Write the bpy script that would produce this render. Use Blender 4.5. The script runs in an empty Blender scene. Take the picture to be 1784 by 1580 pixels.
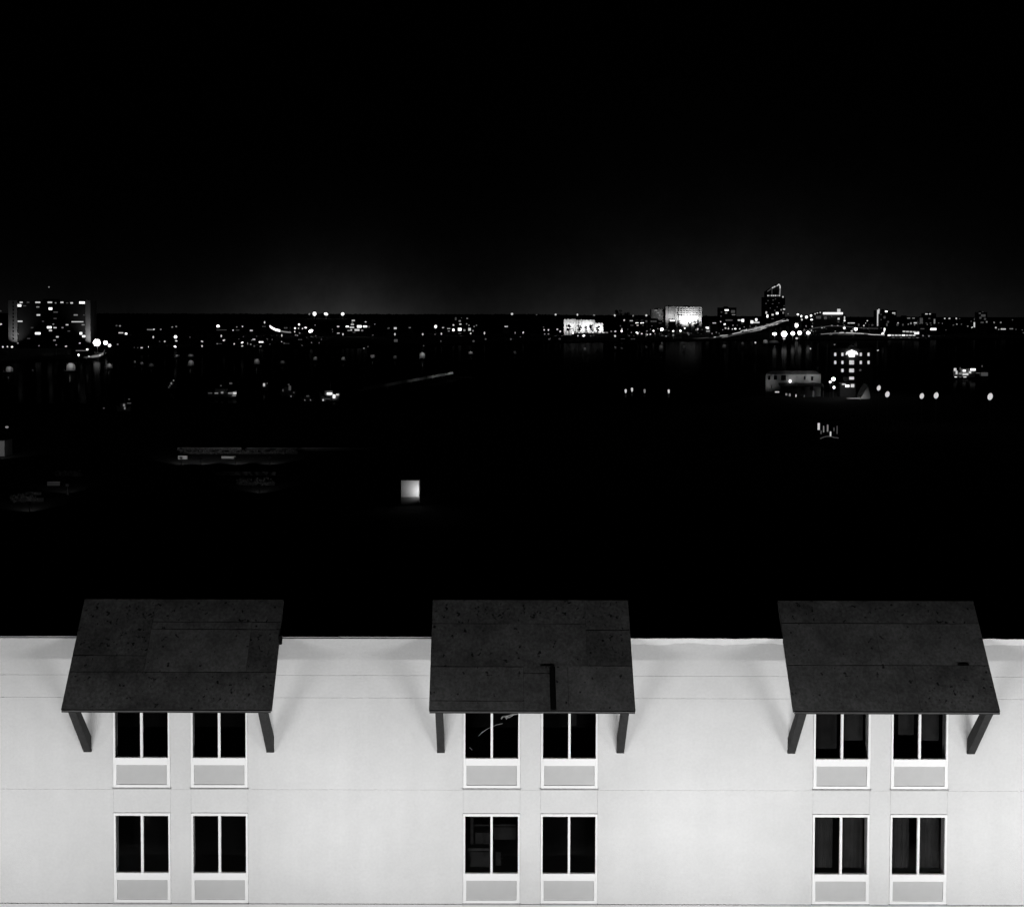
import bpy, bmesh, math, random
from mathutils import Vector, Matrix, noise as mnoise
R = math.radians
random.seed(7)
scene = bpy.context.scene
col = scene.collection

# ------------------------------------------------------------------ camera, sky, exposure
CAMH = 30.0                      # metres above the river
FPX, W, H = 2100.0, 1784, 1580   # focal length in photo pixels
PPX, PPY = 861.0, 614.0          # principal point
PITCH, ROLL = R(1.8), R(0.13)
ROT = Matrix.Rotation(R(90) - PITCH, 3, 'X') @ Matrix.Rotation(ROLL, 3, 'Z')
cam_d = bpy.data.cameras.new('camera')
cam = bpy.data.objects.new('camera', cam_d); col.objects.link(cam)
cam.location = (0, 0, CAMH); cam.rotation_euler = ROT.to_euler()
cam_d.sensor_fit = 'HORIZONTAL'; cam_d.sensor_width = 36
cam_d.lens = FPX / W * 36
cam_d.shift_x = (W / 2 - PPX) / W
cam_d.shift_y = -(H / 2 - PPY) / W
cam_d.clip_start = 0.5; cam_d.clip_end = 20000
scene.camera = cam

world = bpy.data.worlds.new('World'); scene.world = world; world.use_nodes = True
def build_world():
    nt = world.node_tree; N = nt.nodes; L = nt.links
    for n in list(N): N.remove(n)
    out = N.new('ShaderNodeOutputWorld'); bg = N.new('ShaderNodeBackground')
    tc = N.new('ShaderNodeTexCoord'); sep = N.new('ShaderNodeSeparateXYZ')
    L.new(tc.outputs['Generated'], sep.inputs[0])
    def m(op, a, b=None, clamp=False):
        n = N.new('ShaderNodeMath'); n.operation = op; n.use_clamp = clamp
        for i, v in enumerate((a, b)):
            if v is None: continue
            if isinstance(v, (int, float)): n.inputs[i].default_value = v
            else: L.new(v, n.inputs[i])
        return n.outputs[0]
    el = m('MAXIMUM', sep.outputs['Z'], 0.0)
    az = m('ARCTAN2', sep.outputs['X'], sep.outputs['Y'])
    def lobe(az0, s, h, amp):
        d = m('DIVIDE', m('SUBTRACT', az, az0), s)
        g = m('POWER', 2.718, m('MULTIPLY', m('MULTIPLY', d, d), -1.0))
        v = m('POWER', 2.718, m('MULTIPLY', el, -1.0 / h))
        return m('MULTIPLY', m('MULTIPLY', g, v), amp)
    # light pollution of the towns below the horizon: an even ring and the domes over the two lit towns
    ring = m('MULTIPLY', m('POWER', 2.718, m('MULTIPLY', el, -1.0 / 0.026)), 0.0030)
    s = m('ADD', ring, lobe(-0.128, 0.07, 0.022, 0.0185))
    s = m('ADD', s, lobe(0.20, 0.15, 0.036, 0.0135))
    s = m('ADD', s, lobe(0.10, 0.07, 0.02, 0.0030))
    nz = N.new('ShaderNodeTexNoise'); nz.inputs['Scale'].default_value = 14.0; nz.inputs['Detail'].default_value = 12; nz.inputs['Roughness'].default_value = 0.75
    L.new(tc.outputs['Generated'], nz.inputs['Vector'])
    s = m('MULTIPLY', s, m('ADD', m('MULTIPLY', nz.outputs['Fac'], 1.5), 0.25))
    s = m('ADD', s, 0.00008)
    L.new(s, bg.inputs['Strength']); bg.inputs['Color'].default_value = (1, 1, 1, 1)
    L.new(bg.outputs[0], out.inputs[0])
build_world()

scene.render.engine = 'CYCLES'
scene.cycles.use_denoising = True
scene.cycles.max_bounces = 5
scene.cycles.sample_clamp_indirect = 3.0
scene.cycles.transparent_max_bounces = 8
scene.cycles.use_light_tree = True
scene.view_settings.view_transform = 'Standard'
scene.view_settings.look = 'None'
scene.view_settings.exposure = 0.0
scene.view_settings.gamma = 1.0
scene.view_settings.use_curve_mapping = False

def at(px, py, Y):
    """point of the place seen at photo pixel (px, py) on the plane Y metres ahead"""
    d = ROT @ Vector(((px - PPX) / FPX, -(py - PPY) / FPX, -1.0))
    t = Y / d.y
    return Vector((d.x * t, Y, CAMH + d.z * t))
def ground_depth(px, py, z=1.0):
    d = ROT @ Vector(((px - PPX) / FPX, -(py - PPY) / FPX, -1.0))
    return d.y * (z - CAMH) / d.z
def mpp(Y): return Y / FPX       # metres per photo pixel at depth Y

# ------------------------------------------------------------------ materials
MATS = {}
def grey(name, v, rough=0.8, nscale=6.0, namt=0.12, bump=0.0, bscale=40.0, spec=0.3, stain=None, grain=0.0, streak=0.0):
    m = bpy.data.materials.new(name); m.use_nodes = True
    nt = m.node_tree; N = nt.nodes; L = nt.links
    b = N['Principled BSDF']
    b.inputs['Roughness'].default_value = rough
    b.inputs['Specular IOR Level'].default_value = spec
    tc = N.new('ShaderNodeTexCoord')
    nz = N.new('ShaderNodeTexNoise'); nz.inputs['Scale'].default_value = nscale; nz.inputs['Detail'].default_value = 6
    nz.inputs['Roughness'].default_value = 0.65
    L.new(tc.outputs['Object'], nz.inputs['Vector'])
    mr = N.new('ShaderNodeMapRange'); mr.inputs[1].default_value = 0.3; mr.inputs[2].default_value = 0.7
    mr.inputs[3].default_value = v * (1 - namt); mr.inputs[4].default_value = v * (1 + namt)
    L.new(nz.outputs['Fac'], mr.inputs[0])
    last = mr.outputs[0]
    if streak:                   # faint vertical run-off streaks and blotches
        mp = N.new('ShaderNodeMapping'); mp.inputs['Scale'].default_value = (2.2, 1.0, 0.16); L.new(tc.outputs['Object'], mp.inputs[0])
        ns = N.new('ShaderNodeTexNoise'); ns.inputs['Scale'].default_value = 1.0; ns.inputs['Detail'].default_value = 5; L.new(mp.outputs[0], ns.inputs['Vector'])
        rs = N.new('ShaderNodeMapRange'); rs.inputs[1].default_value = 0.35; rs.inputs[2].default_value = 0.65
        rs.inputs[3].default_value = 1 - streak; rs.inputs[4].default_value = 1 + streak; L.new(ns.outputs['Fac'], rs.inputs[0])
        ms = N.new('ShaderNodeMath'); ms.operation = 'MULTIPLY'; L.new(last, ms.inputs[0]); L.new(rs.outputs[0], ms.inputs[1]); last = ms.outputs[0]
    if grain:
        ng = N.new('ShaderNodeTexNoise'); ng.inputs['Scale'].default_value = 14.0; ng.inputs['Detail'].default_value = 2
        L.new(tc.outputs['Object'], ng.inputs['Vector'])
        rg = N.new('ShaderNodeMapRange'); rg.inputs[1].default_value = 0.3; rg.inputs[2].default_value = 0.7
        rg.inputs[3].default_value = 1 - grain; rg.inputs[4].default_value = 1 + grain; L.new(ng.outputs['Fac'], rg.inputs[0])
        mg = N.new('ShaderNodeMath'); mg.operation = 'MULTIPLY'; L.new(last, mg.inputs[0]); L.new(rg.outputs[0], mg.inputs[1]); last = mg.outputs[0]
    if stain:                    # dark pits and spots: (scale, threshold, factor)
        sc, th, fac = stain
        n2 = N.new('ShaderNodeTexNoise'); n2.inputs['Scale'].default_value = sc; n2.inputs['Detail'].default_value = 3
        L.new(tc.outputs['Object'], n2.inputs['Vector'])
        r2 = N.new('ShaderNodeMapRange'); r2.inputs[1].default_value = th; r2.inputs[2].default_value = th + 0.06
        r2.inputs[3].default_value = 1.0; r2.inputs[4].default_value = fac
        L.new(n2.outputs['Fac'], r2.inputs[0])
        mu = N.new('ShaderNodeMath'); mu.operation = 'MULTIPLY'
        L.new(last, mu.inputs[0]); L.new(r2.outputs[0], mu.inputs[1]); last = mu.outputs[0]
    L.new(last, b.inputs['Base Color'])
    if bump:
        n3 = N.new('ShaderNodeTexNoise'); n3.inputs['Scale'].default_value = bscale; n3.inputs['Detail'].default_value = 5
        L.new(tc.outputs['Object'], n3.inputs['Vector'])
        bp = N.new('ShaderNodeBump'); bp.inputs['Strength'].default_value = bump; bp.inputs['Distance'].default_value = 0.02
        L.new(n3.outputs['Fac'], bp.inputs['Height']); L.new(bp.outputs[0], b.inputs['Normal'])
    MATS[name] = m
    return m
def emit(name, strength):
    m = bpy.data.materials.new(name); m.use_nodes = True
    nt = m.node_tree; N = nt.nodes; L = nt.links
    for n in list(N): N.remove(n)
    o = N.new('ShaderNodeOutputMaterial'); e = N.new('ShaderNodeEmission')
    nz = N.new('ShaderNodeTexNoise'); nz.inputs['Scale'].default_value = 0.6
    tc = N.new('ShaderNodeTexCoord'); L.new(tc.outputs['Object'], nz.inputs['Vector'])
    mr = N.new('ShaderNodeMapRange'); mr.inputs[3].default_value = strength * 0.75; mr.inputs[4].default_value = strength * 1.25
    L.new(nz.outputs['Fac'], mr.inputs[0]); L.new(mr.outputs[0], e.inputs['Strength'])
    L.new(e.outputs[0], o.inputs[0])
    MATS[name] = m
    return m
STUCCO = grey('stucco', 0.62, 0.9, 0.55, 0.06, 0.3, 45, grain=0.03, streak=0.014)
BACK = grey('wall_core', 0.48, 0.9, 2, 0.1)
WHITE = grey('white_frame_paint', 0.82, 0.5, 3, 0.02)
GRILLE = grey('grille_panel', 0.47, 0.6, 2, 0.05)
COAT = grey('white_roof_coating', 0.80, 0.85, 5, 0.06, 0.4, 25)
COPING = grey('grey_metal_coping', 0.34, 0.5, 3, 0.15)
FELT = grey('roofing_felt', 0.070, 0.95, 1.1, 0.50, 0.5, 55, 0.15, stain=(7.5, 0.64, 0.10), grain=0.28)
FELT2 = grey('roofing_felt_older', 0.058, 0.95, 1.0, 0.50, 0.6, 55, 0.15, stain=(8.5, 0.615, 0.10), grain=0.32)
FELT3 = grey('roofing_felt_newer', 0.080, 0.95, 1.2, 0.42, 0.4, 55, 0.15, stain=(7.0, 0.655, 0.12), grain=0.24)
UNDER = grey('awning_deck_board', 0.010, 0.95, 3, 0.2)
DARKWOOD = grey('dark_painted_timber', 0.021, 0.8, 7, 0.3, 0.3, 30, 0.2)
FASCIA = grey('fascia_paint', 0.024, 0.75, 5, 0.2, 0.2, 30, 0.2)
COPING2 = grey('worn_metal_edge', 0.075, 0.6, 4, 0.3)
TAPE = grey('black_tar_strip', 0.004, 0.9, 8, 0.3, spec=0.05)
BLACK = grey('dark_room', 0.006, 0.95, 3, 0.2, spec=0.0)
CURTAIN = grey('grey_curtain', 0.040, 0.9, 5, 0.25, spec=0.05)
DIM_SHAPE = grey('dim_curtain_and_reflection', 0.022, 0.9, 5, 0.3, spec=0.05)
REFLECTION = grey('pale_reflection', 0.80, 0.8, 9, 0.1)
ROOFD = grey('dark_roof_gravel', 0.03, 0.95, 4, 0.3, 0.5, 30)
GROUND = grey('dark_ground', 0.018, 0.95, 0.02, 0.3)
MASON = grey('dark_masonry', 0.10, 0.9, 0.2, 0.2)
DARKM = grey('darker_masonry', 0.05, 0.9, 0.2, 0.2)  # darker masonry of the apartment body
PALE = grey('pale_masonry', 0.55, 0.9, 0.15, 0.08)
PALE2 = grey('grey_masonry', 0.32, 0.9, 0.15, 0.12)
ROOFT = grey('roof_slate', 0.05, 0.9, 0.5, 0.2)
METAL = grey('galvanised_metal', 0.25, 0.5, 2, 0.15)
LEAF = grey('night_foliage', 0.05, 0.9, 0.4, 0.4)
HEDGE = grey('hedge_leaves', 0.12, 0.9, 1.5, 0.5)
BARK = grey('bark', 0.06, 0.9, 2, 0.3)
HULL = grey('white_hull_paint', 0.30, 0.4, 1, 0.05)
DGLASS = grey('dark_window_glass', 0.01, 0.15, 1, 0.2, spec=0.5)
EM = {1: emit('faint_lamp_glass_and_glow', 0.055), 2: emit('dim_lamp_glass_and_glow', 0.19), 3: emit('lamp_glass_and_glow', 0.60),
      4: emit('bright_lamp_glass', 1.9), 5: emit('flood_lamp_glass', 9.0)}

def pane_material():
    m = bpy.data.materials.new('window_pane'); m.use_nodes = True
    nt = m.node_tree; N = nt.nodes; L = nt.links
    for n in list(N): N.remove(n)
    o = N.new('ShaderNodeOutputMaterial'); mx = N.new('ShaderNodeMixShader'); fr = N.new('ShaderNodeFresnel')
    fr.inputs['IOR'].default_value = 1.45
    t = N.new('ShaderNodeBsdfTransparent'); t.inputs['Color'].default_value = (0.85, 0.85, 0.85, 1)
    g = N.new('ShaderNodeBsdfGlossy'); g.inputs['Roughness'].default_value = 0.02
    L.new(fr.outputs[0], mx.inputs[0]); L.new(t.outputs[0], mx.inputs[1]); L.new(g.outputs[0], mx.inputs[2])
    L.new(mx.outputs[0], o.inputs[0])
    return m
PANE = pane_material()
def water_material():
    m = bpy.data.materials.new('river_water'); m.use_nodes = True
    nt = m.node_tree; N = nt.nodes; L = nt.links
    for n in list(N): N.remove(n)
    o = N.new('ShaderNodeOutputMaterial'); mx = N.new('ShaderNodeMixShader'); mx.inputs[0].default_value = 0.011
    df = N.new('ShaderNodeBsdfDiffuse'); df.inputs['Color'].default_value = (0.004, 0.004, 0.004, 1)
    g = N.new('ShaderNodeBsdfGlossy'); g.inputs['Roughness'].default_value = 0.07
    tc = N.new('ShaderNodeTexCoord'); nz = N.new('ShaderNodeTexNoise')
    nz.inputs['Scale'].default_value = 0.35; nz.inputs['Detail'].default_value = 4
    L.new(tc.outputs['Object'], nz.inputs['Vector'])
    bp = N.new('ShaderNodeBump'); bp.inputs['Strength'].default_value = 0.15; bp.inputs['Distance'].default_value = 0.1
    L.new(nz.outputs['Fac'], bp.inputs['Height']); L.new(bp.outputs[0], g.inputs['Normal'])
    L.new(df.outputs[0], mx.inputs[1]); L.new(g.outputs[0], mx.inputs[2]); L.new(mx.outputs[0], o.inputs[0])
    return m
WATER = water_material()

# ------------------------------------------------------------------ mesh helpers
class MB:
    """collects shapes; build() links them as ONE mesh object"""
    def __init__(s): s.v = []; s.f = []
    def box(s, x0, x1, y0, y1, z0, z1, bev=0.0):
        if bev:
            bm = bmesh.new(); bmesh.ops.create_cube(bm, size=1.0)
            for v in bm.verts:
                v.co = Vector(((x0 + x1) / 2 + v.co.x * (x1 - x0), (y0 + y1) / 2 + v.co.y * (y1 - y0), (z0 + z1) / 2 + v.co.z * (z1 - z0)))
            bmesh.ops.bevel(bm, geom=list(bm.edges), offset=bev, segments=1, affect='EDGES', profile=0.5)
            s.bm(bm); return s
        n = len(s.v)
        s.v += [(x0, y0, z0), (x1, y0, z0), (x1, y1, z0), (x0, y1, z0), (x0, y0, z1), (x1, y0, z1), (x1, y1, z1), (x0, y1, z1)]
        s.f += [tuple(n + i for i in q) for q in ((0, 3, 2, 1), (4, 5, 6, 7), (0, 1, 5, 4), (1, 2, 6, 5), (2, 3, 7, 6), (3, 0, 4, 7))]
        return s
    def bm(s, bm):
        bm.verts.ensure_lookup_table(); n = len(s.v)
        s.v += [tuple(v.co) for v in bm.verts]; s.f += [tuple(n + v.index for v in f.verts) for f in bm.faces]
        bm.free(); return s
    def loft(s, rings, cap=True):
        """rings of equally many points, joined in order"""
        n = len(s.v); k = len(rings[0])
        for r in rings: s.v += [tuple(p) for p in r]
        for i in range(len(rings) - 1):
            for j in range(k):
                a = n + i * k + j; b = n + i * k + (j + 1) % k
                s.f.append((a, b, b + k, a + k))
        if cap:
            s.f.append(tuple(n + j for j in range(k - 1, -1, -1)))
            e = n + (len(rings) - 1) * k
            s.f.append(tuple(e + j for j in range(k)))
        return s
    def tube(s, p, q, r0, r1=None, k=6):
        p, q = Vector(p), Vector(q); r1 = r0 if r1 is None else r1
        d = (q - p).normalized(); a = d.orthogonal().normalized(); b = d.cross(a)
        mk = lambda c, r: [c + a * (r * math.cos(t)) + b * (r * math.sin(t)) for t in [2 * math.pi * i / k for i in range(k)]]
        return s.loft([mk(p, r0), mk(q, r1)])
    def prism(s, poly, axis, a, b):
        """polygon in the plane across axis ('X','Y','Z'), extruded from a to b"""
        def P(u, v, w):
            return (w, u, v) if axis == 'X' else (u, w, v) if axis == 'Y' else (u, v, w)
        return s.loft([[P(u, v, a) for u, v in poly], [P(u, v, b) for u, v in poly]])
    def ball(s, c, rx, ry, rz, sub=1, jit=0.0, rnd=random):
        bm = bmesh.new(); bmesh.ops.create_icosphere(bm, subdivisions=sub, radius=1.0)
        for v in bm.verts:
            k = 1 + (rnd.random() - 0.5) * 2 * jit
            v.co = Vector((c[0] + v.co.x * rx * k, c[1] + v.co.y * ry * k, c[2] + v.co.z * rz * k))
        return s.bm(bm)
    def build(s, name, mat, parent=None, loc=None, smooth=False):
        me = bpy.data.meshes.new(name); me.from_pydata(s.v, [], s.f); me.validate(); me.update()
        bm = bmesh.new(); bm.from_mesh(me); bmesh.ops.recalc_face_normals(bm, faces=bm.faces); bm.to_mesh(me); bm.free()
        if smooth:
            for p in me.polygons: p.use_smooth = True
        me.materials.append(mat)
        return link(name, me, parent, loc)
def link(name, me, parent=None, loc=None, scale=None):
    o = bpy.data.objects.new(name, me); col.objects.link(o)
    if parent is not None: o.parent = parent
    if loc is not None: o.location = loc
    if scale is not None: o.scale = scale
    return o
def tag(o, label=None, cat=None, group=None, kind=None):
    if label: o['label'] = label
    if cat: o['category'] = cat
    if group: o['group'] = group
    if kind: o['kind'] = kind
    return o
def thing(name, loc, label=None, cat=None, group=None, rz=0.0):
    o = bpy.data.objects.new(name, None); col.objects.link(o)
    o.location = loc; o.rotation_euler = (0, 0, rz); o.empty_display_size = 0.5
    return tag(o, label, cat, group)
def copy_tree(o, parent=None):
    c = o.copy(); col.objects.link(c); c.parent = parent
    for ch in o.children: copy_tree(ch, c)
    return c
ORD = ['leftmost', 'second', 'third', 'fourth', 'fifth', 'sixth', 'seventh', 'eighth', 'ninth', 'tenth', 'eleventh', 'twelfth',
       'thirteenth', 'fourteenth', 'fifteenth', 'sixteenth', 'seventeenth', 'eighteenth', 'nineteenth', 'twentieth', 'twenty-first',
       'twenty-second', 'twenty-third', 'twenty-fourth', 'twenty-fifth', 'twenty-sixth', 'twenty-seventh', 'twenty-eighth',
       'twenty-ninth', 'thirtieth'] + ['%dth' % i for i in range(31, 99)]

# ------------------------------------------------------------------ river and land
def build_land():
    Wd = 9000.0
    w = MB(); w.v = [(-Wd, 380, 0), (Wd, 380, 0), (Wd, 9500, 0), (-Wd, 9500, 0)]; w.f = [(0, 1, 2, 3)]
    tag(w.build('river', WATER), kind='structure')
    # near bank, from behind the camera to the river
    near = [(-300, 395), (900, 395), (1250, 397), (1330, 478), (1540, 482), (1600, 445), (2100, 440)]
    pts = [(-Wd, 400)] + [(at(px, 700, Y).x, Y) for px, Y in near] + [(Wd, 440)]
    g = MB()
    for x, y in pts: g.v += [(x, -400, 1.0), (x, y - 6, 1.0), (x, y, -1.0)]
    for i in range(len(pts) - 1):
        a, b = 3 * i, 3 * i + 3
        g.f += [(a, b, b + 1, a + 1), (a + 1, b + 1, b + 2, a + 2)]
    tag(g.build('ground', GROUND), kind='structure')
    far = [(-900, 632), (0, 632), (150, 627), (205, 612), (300, 608), (600, 606), (900, 598), (1100, 596), (1300, 593), (1440, 593), (1784, 591), (2400, 591)]
    f = MB(); rows = []
    for px, py in far:
        Y = ground_depth(px, py, 0.0); x = at(px, py, Y).x
        k = x / Y
        rows.append([(k * (Y - 2), Y - 2, -1.0), (k * Y, Y, 0.9), (k * 2600, 2600, 1.6), (k * 3500, 3500, 5), (k * 4600, 4600, 16), (k * 9000, 9000, 18)])
    rows.insert(0, [(-Wd, p[1], p[2]) for p in rows[0]]); rows.append([(Wd, p[1], p[2]) for p in rows[-1]])
    n = len(rows[0])
    for r in rows: f.v += r
    for i in range(len(rows) - 1):
        for j in range(n - 1):
            a = i * n + j; f.f.append((a, a + n, a + n + 1, a + 1))
    tag(f.build('far_shore', GROUND), kind='structure')
build_land()

# ------------------------------------------------------------------ the white building in front
D = 30.43
def wx(px): return at(px, 1420, D).x
def wz(py): return at(863, py, D).z
PITCHX = wx(863 + 609) - wx(863)
G0 = wx(315)                                   # centre of the left window pair
BAYS = [-1, 0, 1, 2, 3]
WIN_OFF = (wx(382.5) - wx(247.5)) / 2
WHW = (wx(297) - wx(198)) / 2                  # half width of a window
bld = thing('white_building', (0, D, 1.0), 'long white stuccoed building with dark sloped awnings over paired windows', 'building')
def L_(x0, x1, y0, y1, z0, z1): return (x0, x1, y0 - D, y1 - D, z0 - 1, z1 - 1)    # world to building space
XL, XR = G0 - 1.62 * PITCHX, G0 + 3.62 * PITCHX
ZT, Z1, Z2, Z3, Z4 = wz(1113), wz(1177), wz(1216), wz(1376), wz(1575.5)
GH, GV = 0.004, 0.0012
def panel(x0, x1, z0, z1, gh=GH):
    MB().box(*L_(x0 + GV, x1 - GV, D, D + 0.05, z0 + gh, z1), bev=0.002).build('panel', STUCCO, bld)
def build_wall():
    edges = []
    for b in BAYS:
        g = G0 + b * PITCHX
        edges.append((g - WIN_OFF - WHW, g - WIN_OFF + WHW, g + WIN_OFF - WHW, g + WIN_OFF + WHW))
    # plain bands above the windows, in long lengths that meet over the awnings
    cuts = [XL] + [G0 + b * PITCHX for b in BAYS] + [XR]
    for a, b in zip(cuts[:-1], cuts[1:]):
        panel(a, b, Z1, ZT); panel(a, b, Z2, Z1)
    for zt, zb, wt in ((Z2, Z3, Z2), (Z3, Z4, wz(1416.5)), (Z4, 2 * Z4 - Z3, None)):
        xs = XL
        for e in edges:
            gh = 0.022 if zb == Z4 else 0.003
            panel(xs, e[0], zb, zt, gh); panel(e[1], e[2], zb, zt, gh)
            for a, b in ((e[0], e[1]), (e[2], e[3])):
                if wt is None: panel(a, b, zb, zt, gh)
                elif zt - wt > 0.02: panel(a, b, wt, zt, 0.004)
            xs = e[3]
        panel(xs, XR, zb, zt, 0.022 if zb == Z4 else 0.003)
    # solid core behind the panels, with the rooms left open as shallow dark recesses behind the glass
    core = MB()
    zs = wz(1374); zs2 = wz(1574)
    rows = [(Z2, zs), (wz(1416.5), zs2)]
    zc = ZT - 0.02
    for zt, zb in rows:
        core.box(*L_(XL, XR, D + 0.052, D + 0.40, zt, zc)); 
        xs = XL
        for e in edges:
            core.box(*L_(xs, e[0], D + 0.053, D + 0.40, zb, zt)); core.box(*L_(e[1], e[2], D + 0.053, D + 0.40, zb, zt)); xs = e[3]
        core.box(*L_(xs, XR, D + 0.053, D + 0.40, zb, zt))
        zc = zb
    core.box(*L_(XL, XR, D + 0.052, D + 0.40, 1.0, zc))
    core.build('wall', BACK, bld)
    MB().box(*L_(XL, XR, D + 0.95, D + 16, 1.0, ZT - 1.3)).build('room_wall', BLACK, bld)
    MB().box(*L_(XL, XR, D + 0.45, D + 15.6, ZT - 1.0, ZT - 0.7)).build('roof', ROOFD, bld)
    MB().box(*L_(XL, XR, D + 15.65, D + 16.0, 1.0, ZT)).build('rear_parapet', BACK, bld)
    # parapet top: thin metal coping on the left half, thick white coating lapped over on the right half
    xm = G0 + PITCHX * 1.05
    n = 9
    for i in range(n):
        a, c = XL + (xm - XL) * i / n, XL + (xm - XL) * (i + 1) / n - 0.008; dz = random.uniform(-.006, .006)
        MB().box(*L_(a, c, D - 0.02, D + 0.42, ZT + 0.028, ZT + 0.062 + dz), bev=0.008).build('coping', COPING, bld)
    MB().box(*L_(XL, xm, D + 0.02, D + 0.38, ZT - 0.004, ZT + 0.026)).build('coping_gap', TAPE, bld)
    rnd = random.Random(3); n = 150
    top, bot = [], []
    for i in range(n + 1):
        x = xm + (XR - xm) * i / n
        top.append((x, ZT + 0.028 + 0.020 * mnoise.noise((x * 1.7, 0, 0)) + 0.010 * mnoise.noise((x * 6, 3, 0))))
        bot.append((x, ZT - 0.115 - 0.055 * mnoise.noise((x * 1.1, 7, 0)) - 0.03 * mnoise.noise((x * 4, 9, 0))))
    m = MB(); k = len(top)
    for y, src in ((-0.012, bot), (-0.020, top), (0.43, top)):
        for x, z in src: m.v.append((x, y, z - 1))
    for i in range(k - 1):
        m.f += [(i, i + 1, k + i + 1, k + i), (k + i, k + i + 1, 2 * k + i + 1, 2 * k + i)]
    for i in range(k - 1):   # lower lip back to the wall
        pass
    m.build('parapet_coating', COAT, bld)
    MB().box(*L_(wx(487), wx(493), D - 0.10, D + 0.02, wz(1122), wz(1106)), bev=0.01).build('gutter_bracket', TAPE, bld)
build_wall()

def build_windows():
    gx = lambda px: at(px, 1420, D).x - wx(247.5)          # offsets from a window's centre
    def zrow(py): return wz(py) - wz(1574)                 # measured on the lower row
    hw = WHW - 0.0015
    top, bot = zrow(1416.8), 0.0
    g_top, g_bot = zrow(1421.5), zrow(1520.5)
    p_top, p_bot = zrow(1533), zrow(1567.5)
    xi = gx(293.5); xm = (gx(250.5) - gx(246.5)) / 2; xp = gx(291.5)
    f = MB()
    F0, F1 = -0.022, 0.06
    f.box(-hw, -xi, F0, F1, 0.02, top, bev=0.004); f.box(xi, hw, F0, F1, 0.02, top, bev=0.004)
    f.box(-xi, xi, F0 + 0.002, F1, g_top, top, bev=0.004)
    f.box(-xi, xi, F0 - 0.004, F1, p_top, g_bot, bev=0.006)
    f.box(-xi, xi, F0 + 0.002, F1, 0.02, p_bot, bev=0.004)
    f.box(-xm, xm, F0 + 0.004, F1, g_bot, g_top, bev=0.003)
    f.box(-xi, -xp, F0 + 0.003, F1, p_bot, p_top); f.box(xp, xi, F0 + 0.003, F1, p_bot, p_top)
    win = f.build('window', WHITE)
    MB().box(-xi, -xm, 0.018, 0.024, g_bot, g_top).build('pane', PANE, win)
    MB().box(xm, xi, 0.026, 0.032, g_bot, g_top).build('pane', PANE, win)
    gr = MB().box(-xp, xp, 0.004, 0.05, p_bot, p_top)
    n = 16; h = (p_top - p_bot)
    for i in range(n):
        z = p_bot + h * (i + 0.15) / n
        gr.box(-xp + 0.02, xp - 0.02, 0.0025, 0.0035, z, z + h / n * 0.7)
    gr.build('grille', GRILLE, win)
    MB().box(-hw - 0.02, hw + 0.02, -0.045, 0.05, -0.012, 0.017).build('sill', COPING, win)
    first = True
    wins = {}
    for b in BAYS:
        for row, py in ((0, 1374), (1, 1574)):
            for s in (-1, 1):
                o = win if first else copy_tree(win)
                first = False
                o.parent = bld
                o.location = (G0 + b * PITCHX + s * WIN_OFF, 0.0, wz(py) - 1)
                wins[b, row, s] = o
    # curtains behind the glass, and reflections built as shapes
    def curtain_or_reflection(b, row, s, x0, x1, z0, z1, mat, folds=True, y=0.30):
        m = MB(); n = 14
        for i in range(n + 1):
            x = x0 + (x1 - x0) * i / n
            yy = y + (0.012 * math.sin(i * 2.3) if folds else 0)
            m.v += [(x, yy, z0), (x, yy, z1)]
        for i in range(n): m.f.append((2 * i, 2 * i + 2, 2 * i + 3, 2 * i + 1))
        m.build('curtain_or_reflection', mat, wins[b, row, s])
    for s in (-1, 1):
        for k in (-1, 1):
            xa, xb = sorted((k * (xm + 0.10), k * (xi - 0.02)))
            curtain_or_reflection(2, 1, s, xa - 0.05, xb, g_bot + 0.03, g_top, CURTAIN)
    for s, spans in ((-1, ((-0.60, -0.05, .1, .9), (0.08, 0.62, 0.25, 0.9))), (1, ((-0.45, -0.05, .35, .9), (0.06, 0.6, .25, .85)))):
        for x0, x1, a, c in spans:
            curtain_or_reflection(2, 0, s, x0, x1, g_bot + a * (g_top - g_bot), g_bot + c * (g_top - g_bot), DIM_SHAPE if a < .2 else CURTAIN, False)
    H_ = g_top - g_bot
    for (x0, x1, a, c, mt) in ((-0.62, -0.04, 0.30, 0.345, CURTAIN), (-0.55, -0.05, 0.02, 0.28, DIM_SHAPE), (-0.42, -0.04, 0.42, 0.62, DIM_SHAPE),
                               (-0.44, 0.62, 0.74, 0.77, DIM_SHAPE), (0.06, 0.62, 0.50, 0.72, DIM_SHAPE), (0.10, 0.24, 0.04, 0.28, DIM_SHAPE),
                               (-0.55, -0.47, 0.42, 0.97, DIM_SHAPE)):
        curtain_or_reflection(1, 1, -1, x0, x1, g_bot + a * H_, g_bot + c * H_, mt, False, 0.30)  # dim shapes built in for reflections in this pane
    curtain_or_reflection(1, 0, 1, 0.06, 0.20, g_bot + 0.5 * H_, g_bot + 0.85 * H_, DIM_SHAPE, False)
    tw = MB(); c = lambda px, py: at(px, py, D + 0.06) - Vector((G0 + PITCHX - WIN_OFF, D, wz(1374)))
    for line, r in ((((905, 1243), (893, 1244), (884, 1247), (876, 1248), (873, 1252)), .022), (((884, 1247), (882, 1253)), .014),
                    (((876, 1260), (866, 1262), (856, 1266), (848, 1270), (840, 1275), (834, 1282)), .006), (((848, 1270), (836, 1279)), .005),
                    (((896, 1244), (888, 1249), (880, 1250)), .016), (((818, 1301), (822, 1306)), .004)):
        for a, b_ in zip(line[:-1], line[1:]): tw.tube(c(*a), c(*b_), r, r * 0.8, 5)
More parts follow.
